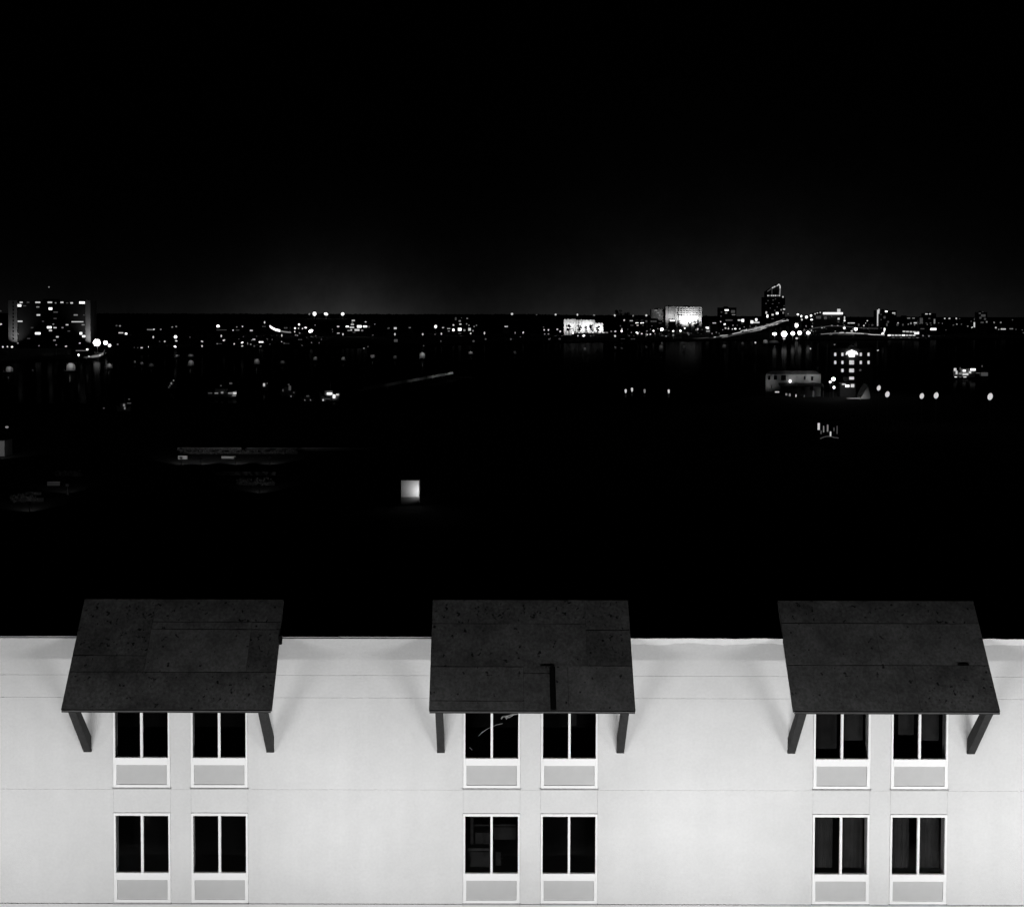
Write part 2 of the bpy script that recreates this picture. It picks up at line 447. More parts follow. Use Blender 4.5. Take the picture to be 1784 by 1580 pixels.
    tw.build('pane_reflection', REFLECTION, wins[1, 0, -1])  # jagged reflection in the pane, modelled as a solid shape
build_windows()

def build_awnings():
    Yf, Yb = D * 0.9615, D * 1.018
    cx = 928
    zf = at(cx, 1235.5, Yf).z; zb = at(cx, 1046.5, Yb).z
    hw = (at(1106, 1235, Yf).x - at(750, 1235, Yf).x) / 2
    fz0 = at(cx, 1242, Yf).z
    # slab axes: u across, w from the front edge (0) to the back edge (1)
    def P(u, w, up=0.0):
        n = Vector((0, -(zb - zf), (Yb - Yf))).normalized()
        return Vector((u, Yf + (Yb - Yf) * w - D, zf + (zb - zf) * w - 1)) + n * up
    def slab(m, u0, u1, w0, w1, a, b):
        m.loft([[P(u0, w0, a), P(u1, w0, a), P(u1, w0, b), P(u0, w0, b)], [P(u0, w1, a), P(u1, w1, a), P(u1, w1, b), P(u0, w1, b)]])
        return m
    F = lambda px, py, kx: None
    # per awning: felt sheets as (u0, u1, w0, w1, material, lift) in fractions of the width / of the slope from the front
    S = {}
    S[0] = [(0, 1, 0, .325, FELT, 0), (0, .36, .325, .475, FELT, 0), (0, .36, .475, 1, FELT2, .003), (.36, .86, .325, .72, FELT3, .002), (.86, 1, .325, .72, FELT2, 0),
            (.36, .86, .72, .79, FELT, 0), (.86, 1, .72, .79, FELT, 0), (.36, 1, .79, 1, FELT, 0)]
    S[1] = [(0, .46, 0, .075, FELT3, 0), (0, .46, .075, .38, FELT3, .002), (.46, .59, 0, .32, FELT3, 0), (.46, .59, .32, .39, FELT, 0), (.617, .68, 0, .39, FELT3, 0), (.68, 1, 0, .39, FELT3, .002),
            (.0, .78, .38, .78, FELT, 0), (.78, 1, .39, .72, FELT2, .002), (.78, 1, .72, 1, FELT2, 0), (0, .78, .78, 1, FELT2, .002)]
    S[2] = [(0, .52, 0, .40, FELT3, 0), (.52, .62, 0, .40, FELT3, .001), (.62, 1, 0, .40, FELT, .0), (0, .47, .40, .79, FELT3, .002), (.47, 1, .40, .79, FELT3, 0), (0, 1, .79, 1, FELT, 0)]
    for b in BAYS:
        x = G0 + b * PITCHX
        kind = b if b in S else (0 if b > 2 else 2)
        dk = slab(MB(), -hw, hw, 0.0, 1.0, -0.09, -0.012).build('awning', UNDER, bld, (x, 0, 0))
        rnd = random.Random(b + 11)
        if b == 0: dk.scale = (1.018, 1, 1); dk.location.x -= 0.03
        for u0, u1, w0, w1, mt, lift in S[kind]:
            g = 0.0035
            a0, a1 = -hw + 2 * hw * u0 + (0.004 if u0 > 0 else -0.02), -hw + 2 * hw * u1 - (0.004 if u1 < 1 else -0.02)
            c0, c1 = (w0 + g * 1.3 if w0 > 0 else -0.004), (w1 - g if w1 < 1 else 1.006)
            # a sheet with a slightly wavering edge
            n = 8; rings = []
            for i in range(n + 1):
                u = a0 + (a1 - a0) * i / n
                j0 = 0 if w0 == 0 else rnd.uniform(-.0018, .0018); j1 = 0 if w1 == 1 else rnd.uniform(-.0018, .0018)
                rings.append([P(u, c0 + j0, -0.010), P(u, c0 + j0, 0.004 + lift), P(u, c1 + j1, 0.004 + lift), P(u, c1 + j1, -0.010)])
            MB().loft(rings).build('roofing_sheet', mt, dk)
        if kind == 1:
            slab(MB(), -hw + 2 * hw * .594, -hw + 2 * hw * .613, -0.002, .40, -0.008, 0.010).build('tar_strip', TAPE, dk)
            slab(MB(), -hw + 2 * hw * .545, -hw + 2 * hw * .594, .385, .395, -0.008, 0.010).build('tar_strip', TAPE, dk)
        if kind == 2:
            slab(MB(), -hw + 2 * hw * 0.85, -hw + 2 * hw * .905, .402, .416, -0.008, 0.012).build('tar_strip', TAPE, dk)
        sl = (zb - zf) / (Yb - Yf); y0 = Yf - D
        MB().prism([(y0 - .03, fz0 - 1), (y0 - .03, zf - 1 - .03 * sl - .004), (y0 - .009, zf - 1 - .009 * sl - .004), (y0 - .009, fz0 - 1)], 'X', -hw - .012, hw + .012).build('fascia', FASCIA, dk)
        MB().prism([(y0 - .036, zf - 1 - .062), (y0 - .036, zf - 1 - .036 * sl), (y0 - .0302, zf - 1 - .0302 * sl + .002), (y0 - .0302, zf - 1 - .062)], 'X', -hw - .014, hw + .014).build('drip_edge', COPING2, dk)
        # sides of the slab
        for s in (-1, 1):
            slab(MB(), s * (hw + 0.004), s * (hw + 0.026), -0.01, 1.0, -0.10, 0.002).build('barge_board', DARKWOOD, dk)
        # sloping braces from the wall to the front edge
        bx = (wx(470) - wx(158)) / 2; t = 0.090
        zw0, zw1 = wz(1309.5), wz(1284)
        yt0, yt1 = Yf - D + 0.03, Yf - D + 0.19
        zt = fz0 + 0.0
        for s in (-1, 1):
            m = MB()
            for_poly = [(-0.0005, zw0 - 1), (-0.0005, zw1 - 1), (yt1 - 0.0, zt - 1 + 0.13), (yt0, zt - 1 + 0.02), (yt0 , zt - 1 - 0.02), (-0.06, zw0 - 1)]
            m.prism(for_poly, 'X', s * bx - t, s * bx + t)
            m.build('brace', DARKWOOD, dk)
            MB().box(s * bx - t - 0.008, s * bx + t + 0.008, -0.055, -0.001, zw0 - 1 - 0.012, zw0 - 1 + 0.06, bev=0.006).build('brace_foot', FASCIA, dk)
build_awnings()

# long linear floodlights on the low podium roof in front of the wall (below the picture)
def build_floods():
    zp = CAMH - 15.9
    MB().box(XL - 3, XR + 3, 14.0, D - 0.02, zp - 0.5, zp).build('podium_roof', ROOFD)['kind'] = 'structure'
    yl, zl = D - 6.7, CAMH - 14.5
    pw = {-1: 0.80, 0: 0.86, 1: 0.97, 2: 1.08, 3: 1.14, 4: 1.14}
    where = {-1: 'far left', 0: 'left', 1: 'left of the middle awning', 2: 'right of the middle awning', 3: 'right', 4: 'far right'}
    Ln, ang = 4.2, R(41)
    for k in range(-1, 5):
        x = G0 + (k - 0.5) * PITCHX
        t = thing('linear_flood_light', (x, yl, zp), 'long linear floodlight on the podium roof, aimed up the wall, %s' % where[k], 'floodlight', 'floodlights washing the white wall')
        d = Vector((0, math.cos(ang), math.sin(ang))); up = Vector((0, -math.sin(ang), math.cos(ang)))
        c = Vector((0, 0, zl - zp))
        def bar(name, mat, a, b, w, l):
            m = MB(); r = []
            for xx in (-l / 2, l / 2):
                r.append([Vector((xx, 0, 0)) + c + d * a - up * w, Vector((xx, 0, 0)) + c + d * b - up * w, Vector((xx, 0, 0)) + c + d * b + up * w, Vector((xx, 0, 0)) + c + d * a + up * w])
            return m.loft(r).build(name, mat, t)
        bar('housing', METAL, -0.30, -0.06, 0.14, Ln + 0.1)
        for s in (-1, 1):
            MB().box(s * Ln * 0.4 - 0.05, s * Ln * 0.4 + 0.05, -0.05, 0.05, 0, zl - zp - 0.1).build('bracket', METAL, t)
        ld = bpy.data.lights.new('flood', 'AREA'); ld.shape = 'RECTANGLE'; ld.size = Ln; ld.size_y = 0.16
        ld.energy = 505 * pw[k]
        lo = bpy.data.objects.new('flood', ld); col.objects.link(lo); lo.parent = t
        lo.location = c; lo.rotation_euler = d.to_track_quat('-Z', 'Y').to_euler()
build_floods()
#TOWN#
# ------------------------------------------------------------------ the town across the river
_ico = MB().ball((0, 0, 0), 1, 1, 1, 1); 
def _mesh(mb, mat, name):
    o = mb.build(name, mat); me = o.data; bpy.data.objects.remove(o); return me
BALL = {k: _mesh(MB().ball((0, 0, 0), 1, 1, 1, 2), EM[k], 'lamp_ball') for k in EM}
DISC = {k: _mesh(MB().tube((0, 0, 0), (0, 0.35, 0), 1, 0.8, 10), EM[k], 'lamp_disc') for k in EM}
POLE = _mesh(MB().tube((0, 0, 0), (0, 0, 1), 1.0, 0.6, 6), METAL, 'pole')
CAP = _mesh(MB().tube((0, 0, 0), (0, 0, 0.5), 1.0, 0.35, 8), METAL, 'cap')
BASE = _mesh(MB().tube((0, 0, 0), (0, 0, 1.0), 1.0, 0.8, 8), METAL, 'base')
UBOX = {}
def unit_box(mat):
    if mat.name not in UBOX: UBOX[mat.name] = _mesh(MB().box(-.5, .5, -.5, .5, 0, 1), mat, 'box')
    return UBOX[mat.name]

MARKS = [(85, 'the left apartment block'), (260, 'the single shoreline lamp post'), (380, 'the lone bright far lamp'), (490, 'the curved lit road'), (622, 'the brightly lit terminal'),
         (810, 'the sparkling far office'), (1020, 'the white waterfront hall'), (1083, 'the dark round tree'), (1200, 'the floodlit columned hall'),
         (1268, 'the dark office'), (1350, 'the slant-topped tower'), (1450, 'the bright-eaved hall'), (1545, 'the edge-lit tower'), (1712, 'the dim grey tower')]
def zone(px):
    l = [m for m in MARKS if m[0] <= px]; r = [m for m in MARKS if m[0] > px]
    if not l: return 'left of ' + r[0][1]
    if not r: return 'right of ' + l[-1][1]
    return 'right of ' + l[-1][1]
REG = {}
def reg(key, px, o, fmt, cat, group):
    REG.setdefault((key, zone(px), fmt), []).append((px, o, cat, group))
def label_all():
    for (key, z, fmt), lst in REG.items():
        lst.sort(key=lambda t: t[0])
        n = len(lst)
        for i, (px, o, cat, group) in enumerate(lst):
            o['label'] = fmt % (('nearest' if i == 0 else ORD[i]) + ' ' + z) if not z.startswith('left') else fmt % (ORD[i] + ' of those ' + z)
            o['category'] = cat; o['group'] = group

def lamp(px, py, r=2.2, b=3, d=None, cap_d=1800.0, hl=8.0, ry=None, key='bank', fmt=None, group=None, rz=0.0):
    """one street lamp standing on the ground under pixel (px, py)"""
    r0 = r; r = r * (0.72 if b == 5 else 0.82 if d else 0.64)
    if d is None: d = min(cap_d, (CAMH - 1 - hl) * FPX / max(py - 548, 1.0))
    p = at(px, py, d); rr = r * mpp(d); g = 1.0
    if d > 3000: g = 5 + (d - 3500) / 100.0
    elif d > 2600: g = 2.0
    elif d > 390 and py > 596 and d < 900: g = 0.0
    hgt = p.z - g
    big = r0 >= 4.6
    t = thing('floodlight_mast' if big else 'street_lamp', (p.x, p.y, g))
    pr = max(0.10, rr * 0.10)
    link('pole', POLE, t, (0, rr * 0.4, 0), (pr, pr, max(hgt, 0.5)))
    link('base', BASE, t, (0, rr * 0.4, 0), (pr * 2.2, pr * 2.2, 0.6))
    if big:
        k = 0
        for (ux, uz) in ((0, 0), (-.62, 0), (.62, 0), (-.31, .5), (.31, .5), (-.31, -.5), (.31, -.5)):
            link('lamp', DISC[b], t, (ux * rr, -rr * .2, hgt + uz * rr), (rr * .40, rr * .4, rr * .40))
        link('rack', unit_box(METAL), t, (0, rr * .25, hgt - rr * .75), (rr * 1.6, rr * .2, rr * 1.5))
    else:
        k = random.uniform(.8, 1.35); hd = link('lamp_head', BALL[b], t, (0, 0, hgt), (rr * (1 if ry else k), rr, (ry * .72 * mpp(d)) if ry else rr / k))
        hd.rotation_euler = (0, random.uniform(-.5, .5) if not ry else 0, 0)
        link('cap', CAP, t, (0, 0, hgt + ((ry * .72 * mpp(d)) if ry else rr) * 0.9), (rr * .6, rr * .6, rr * .5))
    if fmt is None:
        fmt = ('floodlight mast, %s' if big else {1: 'faint', 2: 'dim', 3: 'small white', 4: 'bright', 5: 'glaring'}[b] + ' street lamp, %s')
    if big and fmt.startswith('floodlight'): fmt = {3: 'pale ', 4: 'bright ', 5: 'glaring '}.get(b, '') + fmt
    reg('lamp', px, t, fmt, 'floodlight' if big else 'street lamp', group or 'lamps on the far bank')
    return t

def house(px, py, w, h, b=3, d=None, extra=()):
    """low building by the water whose lit window sits at pixel (px, py)"""
    if d is None: d = min(1790.0, (CAMH - 1 - 3.2) * FPX / max(py - 548, 1.0))
    m = mpp(d); p = at(px, py, d)
    zc = p.z - 1.0; ww, hh = w * m * .9, h * m * .8
    bw = ww * 1.5 + 3; bh = zc + hh / 2 + 0.8; bd = 7.0
    t = thing('waterfront_house', (p.x, d, 1.0))
    MB().box(-bw / 2, bw / 2, 0.15, bd, 0, bh).build('wall', MASON, t)
    rh = min(2.5, bw * .25)
    MB().prism([(-bw / 2 - .4, bh), (bw / 2 + .4, bh), (bw / 2 * .5, bh + rh), (-bw / 2 * .5, bh + rh)], 'Y', -0.3, bd + .3).build('roof', ROOFT, t)
    n = max(1, round(ww / max(hh, 1.2) / 1.3))
    for i in range(n):
        x0 = -ww / 2 + ww * i / n; x1 = x0 + ww / n * .88
        f = MB().box(x0, x1, 0.02, 0.16, zc - hh / 2, zc + hh / 2).build('window', MASON, t)
        MB().box(x0 + .05, x1 - .05, -0.03, 0.019, zc - hh / 2 + .05, zc + hh / 2 - .05).build('pane', EM[b], f)
    reg('house', px, t, {1: 'faintly', 2: 'dimly', 3: 'softly', 4: 'brightly', 5: 'brightly'}[b] + ' lit low waterfront house, %s', 'house', 'houses along the far bank')
    return t

def block(name, px0, px1, py_top, d, label, cat='building', mat=MASON, depth=18.0, windows=(), parapet=True, base_z=1.0, extra=None):
    """a flat-roofed building: wall, parapet, roof house and windows given as (px, py, w, h, brightness)"""
    m = mpp(d); a = at(px0, py_top, d); bb = at(px1, py_top, d)
    cx = (a.x + bb.x) / 2; hw = (bb.x - a.x) / 2; ht = a.z - base_z
    t = thing(name, (cx, d, base_z), label, cat)
    MB().box(-hw, hw, 0, depth, 0, ht - 0.6).build('wall', mat, t)
    if parapet:
        MB().box(-hw - .15, hw + .15, -.15, depth + .15, ht - 0.598, ht).build('parapet', mat, t)
        MB().box(-hw * .35, hw * .1, depth * .4, depth * .7, ht + .002, ht + 2.0).build('roof_house', mat, t)
    for (px, py, w, h, b) in windows:
        p = at(px, py, d) - Vector((cx, d, base_z)); ww, hh = w * m * .43, h * m * .40
        f = MB().box(p.x - ww - .12, p.x + ww + .12, -0.10, 0.02, p.z - hh - .12, p.z + hh + .12).build('window', mat, t)
        MB().box(p.x - ww, p.x + ww, -0.16, -0.101, p.z - hh, p.z + hh).build('pane', EM[b] if b else DGLASS, f)
    return t, cx, hw, ht

def area_flood(name, loc, target, energy, w, h, label, cat='floodlight', group='floodlights at the foot of lit walls', spread=170):
    t = thing(name, (loc[0], loc[1], loc[2]), label, cat, group)
    d = (Vector(target) - Vector(loc)).normalized()
    ld = bpy.data.lights.new('flood', 'AREA'); ld.shape = 'RECTANGLE'; ld.size = w; ld.size_y = h; ld.energy = energy; ld.spread = R(spread)
    lo = bpy.data.objects.new('flood', ld); col.objects.link(lo); lo.parent = t
    lo.location = (0, 0, 0.8); lo.rotation_euler = d.to_track_quat('-Z', 'Y').to_euler()
    MB().box(-w / 2, w / 2, -.5, -.1, 0.2, 0.75).build('housing', METAL, t)
    MB().box(-w / 2 * .8, w / 2 * .8, -.45, -.15, 0, 0.199).build('base', METAL, t)
    return t

def unseen_hooded_lamp(px, py_base, d, target, energy, label, h=4.0, spread=80):
    """added pole lamp with a dark hood turned away from the picture, throwing its light on something beyond"""
    p = at(px, py_base, d); t = thing('unseen_hooded_lamp', (p.x, d, 1.0), label, 'lamp', 'hooded lamps on the near bank')
    link('pole', POLE, t, (0, 0, 0), (.07, .07, h)); link('base', BASE, t, (0, 0, 0), (.2, .2, .3))
    MB().box(-.25, .25, -.22, -.10, h - .1, h + .3).build('hood', METAL, t)
    ld = bpy.data.lights.new('hooded', 'SPOT'); ld.energy = energy; ld.spot_size = R(spread); ld.spot_blend = 1.0; ld.shadow_soft_size = .1  # spotlight added to light what stands beyond
    lo = bpy.data.objects.new('hooded', ld); col.objects.link(lo); lo.parent = t; lo.location = (0, 0, h)
    dd = Vector(target) - Vector((p.x, d, 1.0 + h)); lo.rotation_euler = dd.to_track_quat('-Z', 'Y').to_euler()
    return t

# --- dark wooded skyline
def build_treeline():
    rnd = random.Random(5); m = MB()
    x = -2900.0
    while x < 2900:
        d = rnd.uniform(4400, 4750); k = d / 4600
        px = x / 4600 * FPX + 863
        top = 31.5 + 1.5 * mnoise.noise((x * 0.004, 1, 0)) + 1.2 * mnoise.noise((x * 0.03, 5, 0))
        if px > 900: top -= min(9.0, (px - 900) * 0.012)
        r = rnd.uniform(4, 7); top += rnd.uniform(-1.2, 0.6)
        m.ball((x * k, d, top - r * 1.1), r * 1.5, r * 1.3, r * 1.1, 1, 0.16, rnd)
        m.ball((x * k + rnd.uniform(-5, 5), d + 5, top - r * 2.2), r * 1.7, r * 1.3, r * 1.2, 1, 0.16, rnd)
        x += rnd.uniform(4, 7)
    tag(m.build('wooded_skyline', LEAF), 'dark wooded skyline along the horizon behind the town lights', 'woods', kind='stuff')
build_treeline()

def tree(px, py_top, d, w, label, seed, base_z=1.0):
    """trunk, limbs and a crown of many small leaf clumps"""
    rnd = random.Random(seed); p = at(px, py_top, d); ht = p.z - base_z; W2 = w * mpp(d) / 2
    t = thing('tree', (p.x, d, base_z), label, 'tree', 'single trees on the far bank')
    tr = MB().tube((0, 0, 0), (0, 0, ht * .55), ht * .035, ht * .018, 7)
    for i in range(7):
        a = i * 0.9; tr.tube((0, 0, ht * (.3 + .03 * i)), (math.cos(a) * W2 * .6, math.sin(a) * W2 * .5, ht * (.55 + .05 * i)), ht * .012, ht * .004, 5)
    tr.build('trunk', BARK, t)
    m = MB()
    cl = [(rnd.uniform(-.75, .75) * W2, rnd.uniform(-.6, .6) * W2, ht * rnd.uniform(.45, .92), rnd.uniform(.25, .45) * W2) for _ in range(16)]
    for i in range(900):
        c = rnd.choice(cl); v = Vector((rnd.gauss(0, 1), rnd.gauss(0, 1), rnd.gauss(0, .8))).normalized() * c[3] * rnd.uniform(.5, 1.1)
        q = Vector(c[:3]) + v; s = rnd.uniform(.03, .07) * W2 + .1
        if q.z > ht: q.z = ht - rnd.random()
        a, b_ = Vector((rnd.gauss(0, 1), rnd.gauss(0, 1), rnd.gauss(0, 1))).normalized() * s, Vector((rnd.gauss(0, 1), rnd.gauss(0, 1), rnd.gauss(0, 1))).normalized() * s
        n = len(m.v); m.v += [tuple(q - a - b_), tuple(q + a - b_), tuple(q + a + b_), tuple(q - a + b_)]; m.f.append((n, n + 1, n + 2, n + 3))
    m.build('crown', LEAF, t)
tree(1079, 537, 1850, 15, 'dark round tree silhouetted right of the white waterfront hall, left of a pair', 1)
tree(1090, 538, 1860, 14, 'dark round tree silhouetted right of the white waterfront hall, right of a pair', 2)
tree(1233, 549, 1880, 16, 'low dark tree standing right of the floodlit columned hall', 3)
tree(1055, 551, 1840, 26, 'wide dark tree close right of the white waterfront hall', 4)
for i_, (a_, b_, c_, w_) in enumerate(((1009, 566, 1670, 7), (1021, 567.5, 1668, 6), (1030, 565, 1672, 8), (1041, 566.5, 1666, 7), (991, 565, 1680, 9))):
    tree(a_, b_, c_, w_, '%s of five small dark trees before the white waterfront hall' % ORD[i_], 20 + i_)
tree(1183, 557.5, 1925, 9, 'small dark tree at the left foot of the floodlit columned hall', 31)
tree(1203, 559.5, 1925, 8, 'small dark tree before the middle of the floodlit columned hall', 32)
tree(1215, 556.5, 1925, 13, 'broad dark tree at the right foot of the floodlit columned hall', 33)
tree(1110, 553, 1900, 22, 'low dark tree between the round pair and the grey office', 6)

# --- apartment block at the far left
def build_apartments():
    d = 1000.0
    wn = [(37, 527, 6, 3, 3), (49, 527, 5, 2.5, 1), (66, 527, 10, 3, 3), (87, 527, 9, 3.2, 3), (97, 528, 3, 2.5, 2), (108, 527, 6, 3, 3), (117, 528, 4, 2, 1), (125, 528, 5, 3, 3), (143, 527.5, 11, 4.5, 4),
          (34, 532.5, 7, 5, 4), (43, 533, 6, 2, 1), (66, 535, 6, 2.5, 2), (88, 538, 7, 5, 4), (97, 544, 9, 2.5, 1), (67, 549, 7, 3.5, 3), (132, 549, 8, 3, 2), (96, 555, 6, 2, 1), (35, 560, 10, 3, 3),
          (135, 560.8, 24, 2, 3), (145, 566, 6, 2.6, 2), (117, 566, 5, 2.5, 3), (93, 565, 3, 2.5, 2), (86, 570.5, 9, 4.5, 4), (96, 571, 6, 2.5, 3), (109, 571, 4, 2.5, 2), (88, 576, 6, 3, 3),
          (31, 582, 4, 2.5, 2), (66, 581, 11, 4.5, 4), (141, 581, 5, 5, 4), (146, 586, 6, 4, 4), (100, 587, 5, 3, 3), (95, 593, 5, 3, 2), (146, 549, 3, 2, 1), (56, 571, 5, 2, 1), (75, 560, 4, 2, 1), (120, 577, 5, 2, 1), (50, 590, 6, 2, 1)]
    t, cx, hw, ht = block('apartment_block', 31, 149, 525, d, 'wide apartment block with scattered lit windows and pale end walls, far left', 'building', DARKM, 16, wn)
    for a, b in ((15, 30.6), (149.4, 158)):
        x0, x1 = at(a, 524, d).x - cx, at(b, 524, d).x - cx
        e = MB().box(x0, x1, -1.2, 15, 0, ht + .8).build('end_wall', PALE2, t)
        if a < 100:
            for i in range(11):
                p = at(24, 528 + i * 6.2, d); MB().box(p.x - cx - .55, p.x - cx + .55, -1.3, -1.201, p.z - 1 - .75, p.z - 1 + .75).build('window', DGLASS, e)
    p = at(79, 500, d); MB().tube((p.x - cx, 8, ht), (p.x - cx, 8, p.z - 1), .18, .08).build('antenna', METAL, t)
    link('beacon', BALL[2], t, (p.x - cx, 8, p.z - 1), (.6, .6, .6))
    for nm, pxs, e in (('left', 22, 380), ('right', 153, 620)):  # floodlights added for the street light on the end walls
        q = at(pxs, 600, d - 9)
        area_flood('flood_light', (q.x, d - 9, 1.0), (q.x, d - 1, 22), e, 3, .6, 'added ground floodlight below the %s pale end wall of the apartment block' % nm, spread=85)
build_apartments()

# --- buildings of the far shore
def floodlit(name, px0, px1, py0, py1, d, energy, label, mat=PALE, cols=0, dark=(), depth=16, fl='', rows=0):
    t, cx, hw, ht = block(name, px0, px1, py0, d, label, 'building', mat, depth)
    zb = at(px0, py1, d).z - 1
    if cols:
        for i in range(cols + 1):
            x = -hw + 2 * hw * i / cols
            MB().box(x - .45, x + .45, -.9, -.001, 0, ht - .62).build('column', mat, t)
            if i < cols:
                for j in range(rows):
                    z = ht - 2.6 - j * 3.4
                    if z > 2: MB().box(x + .8, x + 2 * hw / cols - .8, -.08, -.001, z - .7, z + .5).build('window', DGLASS, t)
    for (px, py, w, h) in dark:
        p = at(px, py, d); m = mpp(d)
        MB().box(p.x - cx - w * m / 2, p.x - cx + w * m / 2, -.08, -.001, p.z - 1 - h * m / 2, p.z - 1 + h * m / 2).build('window', DGLASS, t)
    area_flood('flood_light', (cx, d - 11, 1.0 + max(0, zb)), (cx, d, 1 + zb + (ht - zb) * .45), energy, hw * 1.3, .8, 'long ground floodlight at the foot of ' + fl, 'floodlight')
    return t
floodlit('columned_hall', 1178, 1222, 535, 561, 1950, 12500, 'brightly floodlit white hall with tall columns across its front', PALE, 8, fl='the floodlit columned hall', rows=4)
floodlit('grey_office', 1160, 1176, 534, 556, 1960, 2600, 'narrow grey lit office block left of the floodlit columned hall', PALE2, 3, fl='the narrow grey office')
block('lit_porch', 1166, 1177.4, 557, 1930, 'small bright porch at the left foot of the floodlit columned hall', 'building', MASON, 6, [(1171.5, 558.8, 10, 2.4, 4)], False)
block('stepped_office', 1135, 1160, 539, 1965, 'dim stepped office left of the narrow grey office, lamp on its roof', 'building', PALE2, 16,
      [(1142, 541, 5, 2, 2), (1146, 545, 4, 2, 2), (1149, 550, 4, 2, 2), (1154, 546, 3, 9, 1), (1139, 553, 4, 2, 1)])
floodlit('waterfront_hall', 983, 1003, 556, 573, 1700, 2800, 'low white waterfront hall, stepped left wing', PALE, 4, fl='the left wing of the waterfront hall')
floodlit('waterfront_hall', 1004, 1036, 557.5, 576, 1690, 5200, 'brightly lit white waterfront hall with deep openings, middle wing', PALE, 6, dark=((1012, 571, 5, 3), (1020, 571, 4, 3), (1029, 569, 6, 4)), fl='the middle wing of the waterfront hall')
floodlit('waterfront_hall', 1037, 1050, 563, 577, 1685, 3400, 'low white waterfront hall, short right wing', PALE, 3, dark=((1043, 570, 5, 3),), fl='the right wing of the waterfront hall')
block('quay_wall', 996, 1060, 577.5, 1640, 'lit white quay wall below the white waterfront hall', 'wall', PALE2, 2, [(1003 + i * 6, 579.5, 5, 2.2, 3 if i % 3 else 2) for i in range(10)], False)  # glowing panes put in for light on the white wall
block('lit_terminal', 603, 646, 563, 1560, 'brightly lit low terminal with stacked rows of glowing windows', 'building', MASON, 20,
      [(605, 569, 6, 3, 4), (614, 565.5, 6, 2.5, 3), (613, 570.5, 9, 3, 3), (626, 569, 9, 5, 4), (636, 569, 8, 3.4, 4), (622, 575, 10, 4, 3), (608, 576, 6, 2.5, 2), (617, 579, 6, 2, 1), (631, 576, 4, 3, 2), (612, 575, 3, 3, 3), (643, 569.5, 3, 4, 1)])
block('rooftop_pavilion', 611, 624, 556, 1575, 'small lit pavilion rising behind the brightly lit terminal roof', 'building', MASON, 8, [(615.5, 558.5, 6, 2.5, 3), (614, 562, 3, 2, 2)])
block('far_office', 788, 832, 553, 1640, 'far office block with a scatter of small sparkling windows', 'building', MASON, 18,
      [(794, 555.5, 3, 6, 1), (801, 559.5, 4, 3, 2), (802, 565, 4, 2.5, 3), (814, 555, 3, 2, 2), (813, 564.5, 2, 2.5, 2), (790, 566.5, 3, 3, 3), (817, 567, 2.5, 2, 2), (826, 569, 2.5, 2, 2), (830, 567, 2, 2, 2), (804, 553.8, 2, 1.2, 1),
       (790, 575, 4, 5, 4), (801, 574, 7, 6, 4), (809, 575.5, 4, 4, 2), (818, 574, 5, 6, 3), (824, 576.5, 3, 3, 2), (801, 581, 6, 1.6, 1)])
block('dark_office', 1254, 1283, 536, 2050, 'dark flat-topped office with one bright window near its roof', 'building', MASON, 22,
      [(1266, 540.5, 8, 3, 4), (1265, 545.5, 4, 2.5, 2), (1278, 548.5, 7, 1.6, 2), (1257, 544, 3, 2, 1), (1277, 543, 8, 6, 1), (1270, 558, 14, 3, 1), (1256, 551, 3, 2, 1)])
block('lit_pavilion', 1227, 1249, 568, 1800, 'bright low pavilion with glowing roof band right of the columned hall', 'building', PALE2, 10, [(1232, 571.5, 7, 4, 4), (1241, 571.5, 9, 5, 4), (1238, 577, 18, 4, 2)])
block('glass_kiosk', 1285, 1298, 555.5, 1930, 'small bright glass kiosk on the shore right of the dark office', 'building', MASON, 8, [(1288, 558, 6, 3, 3), (1294, 558.5, 5, 6, 4)])
block('lit_shop', 1307, 1325, 556, 1920, 'bright irregular shopfront just left of the slant-topped tower', 'building', MASON, 8, [(1310, 561, 5, 6, 4), (1317.5, 557, 4, 5, 4), (1318, 562, 12, 3, 3)])

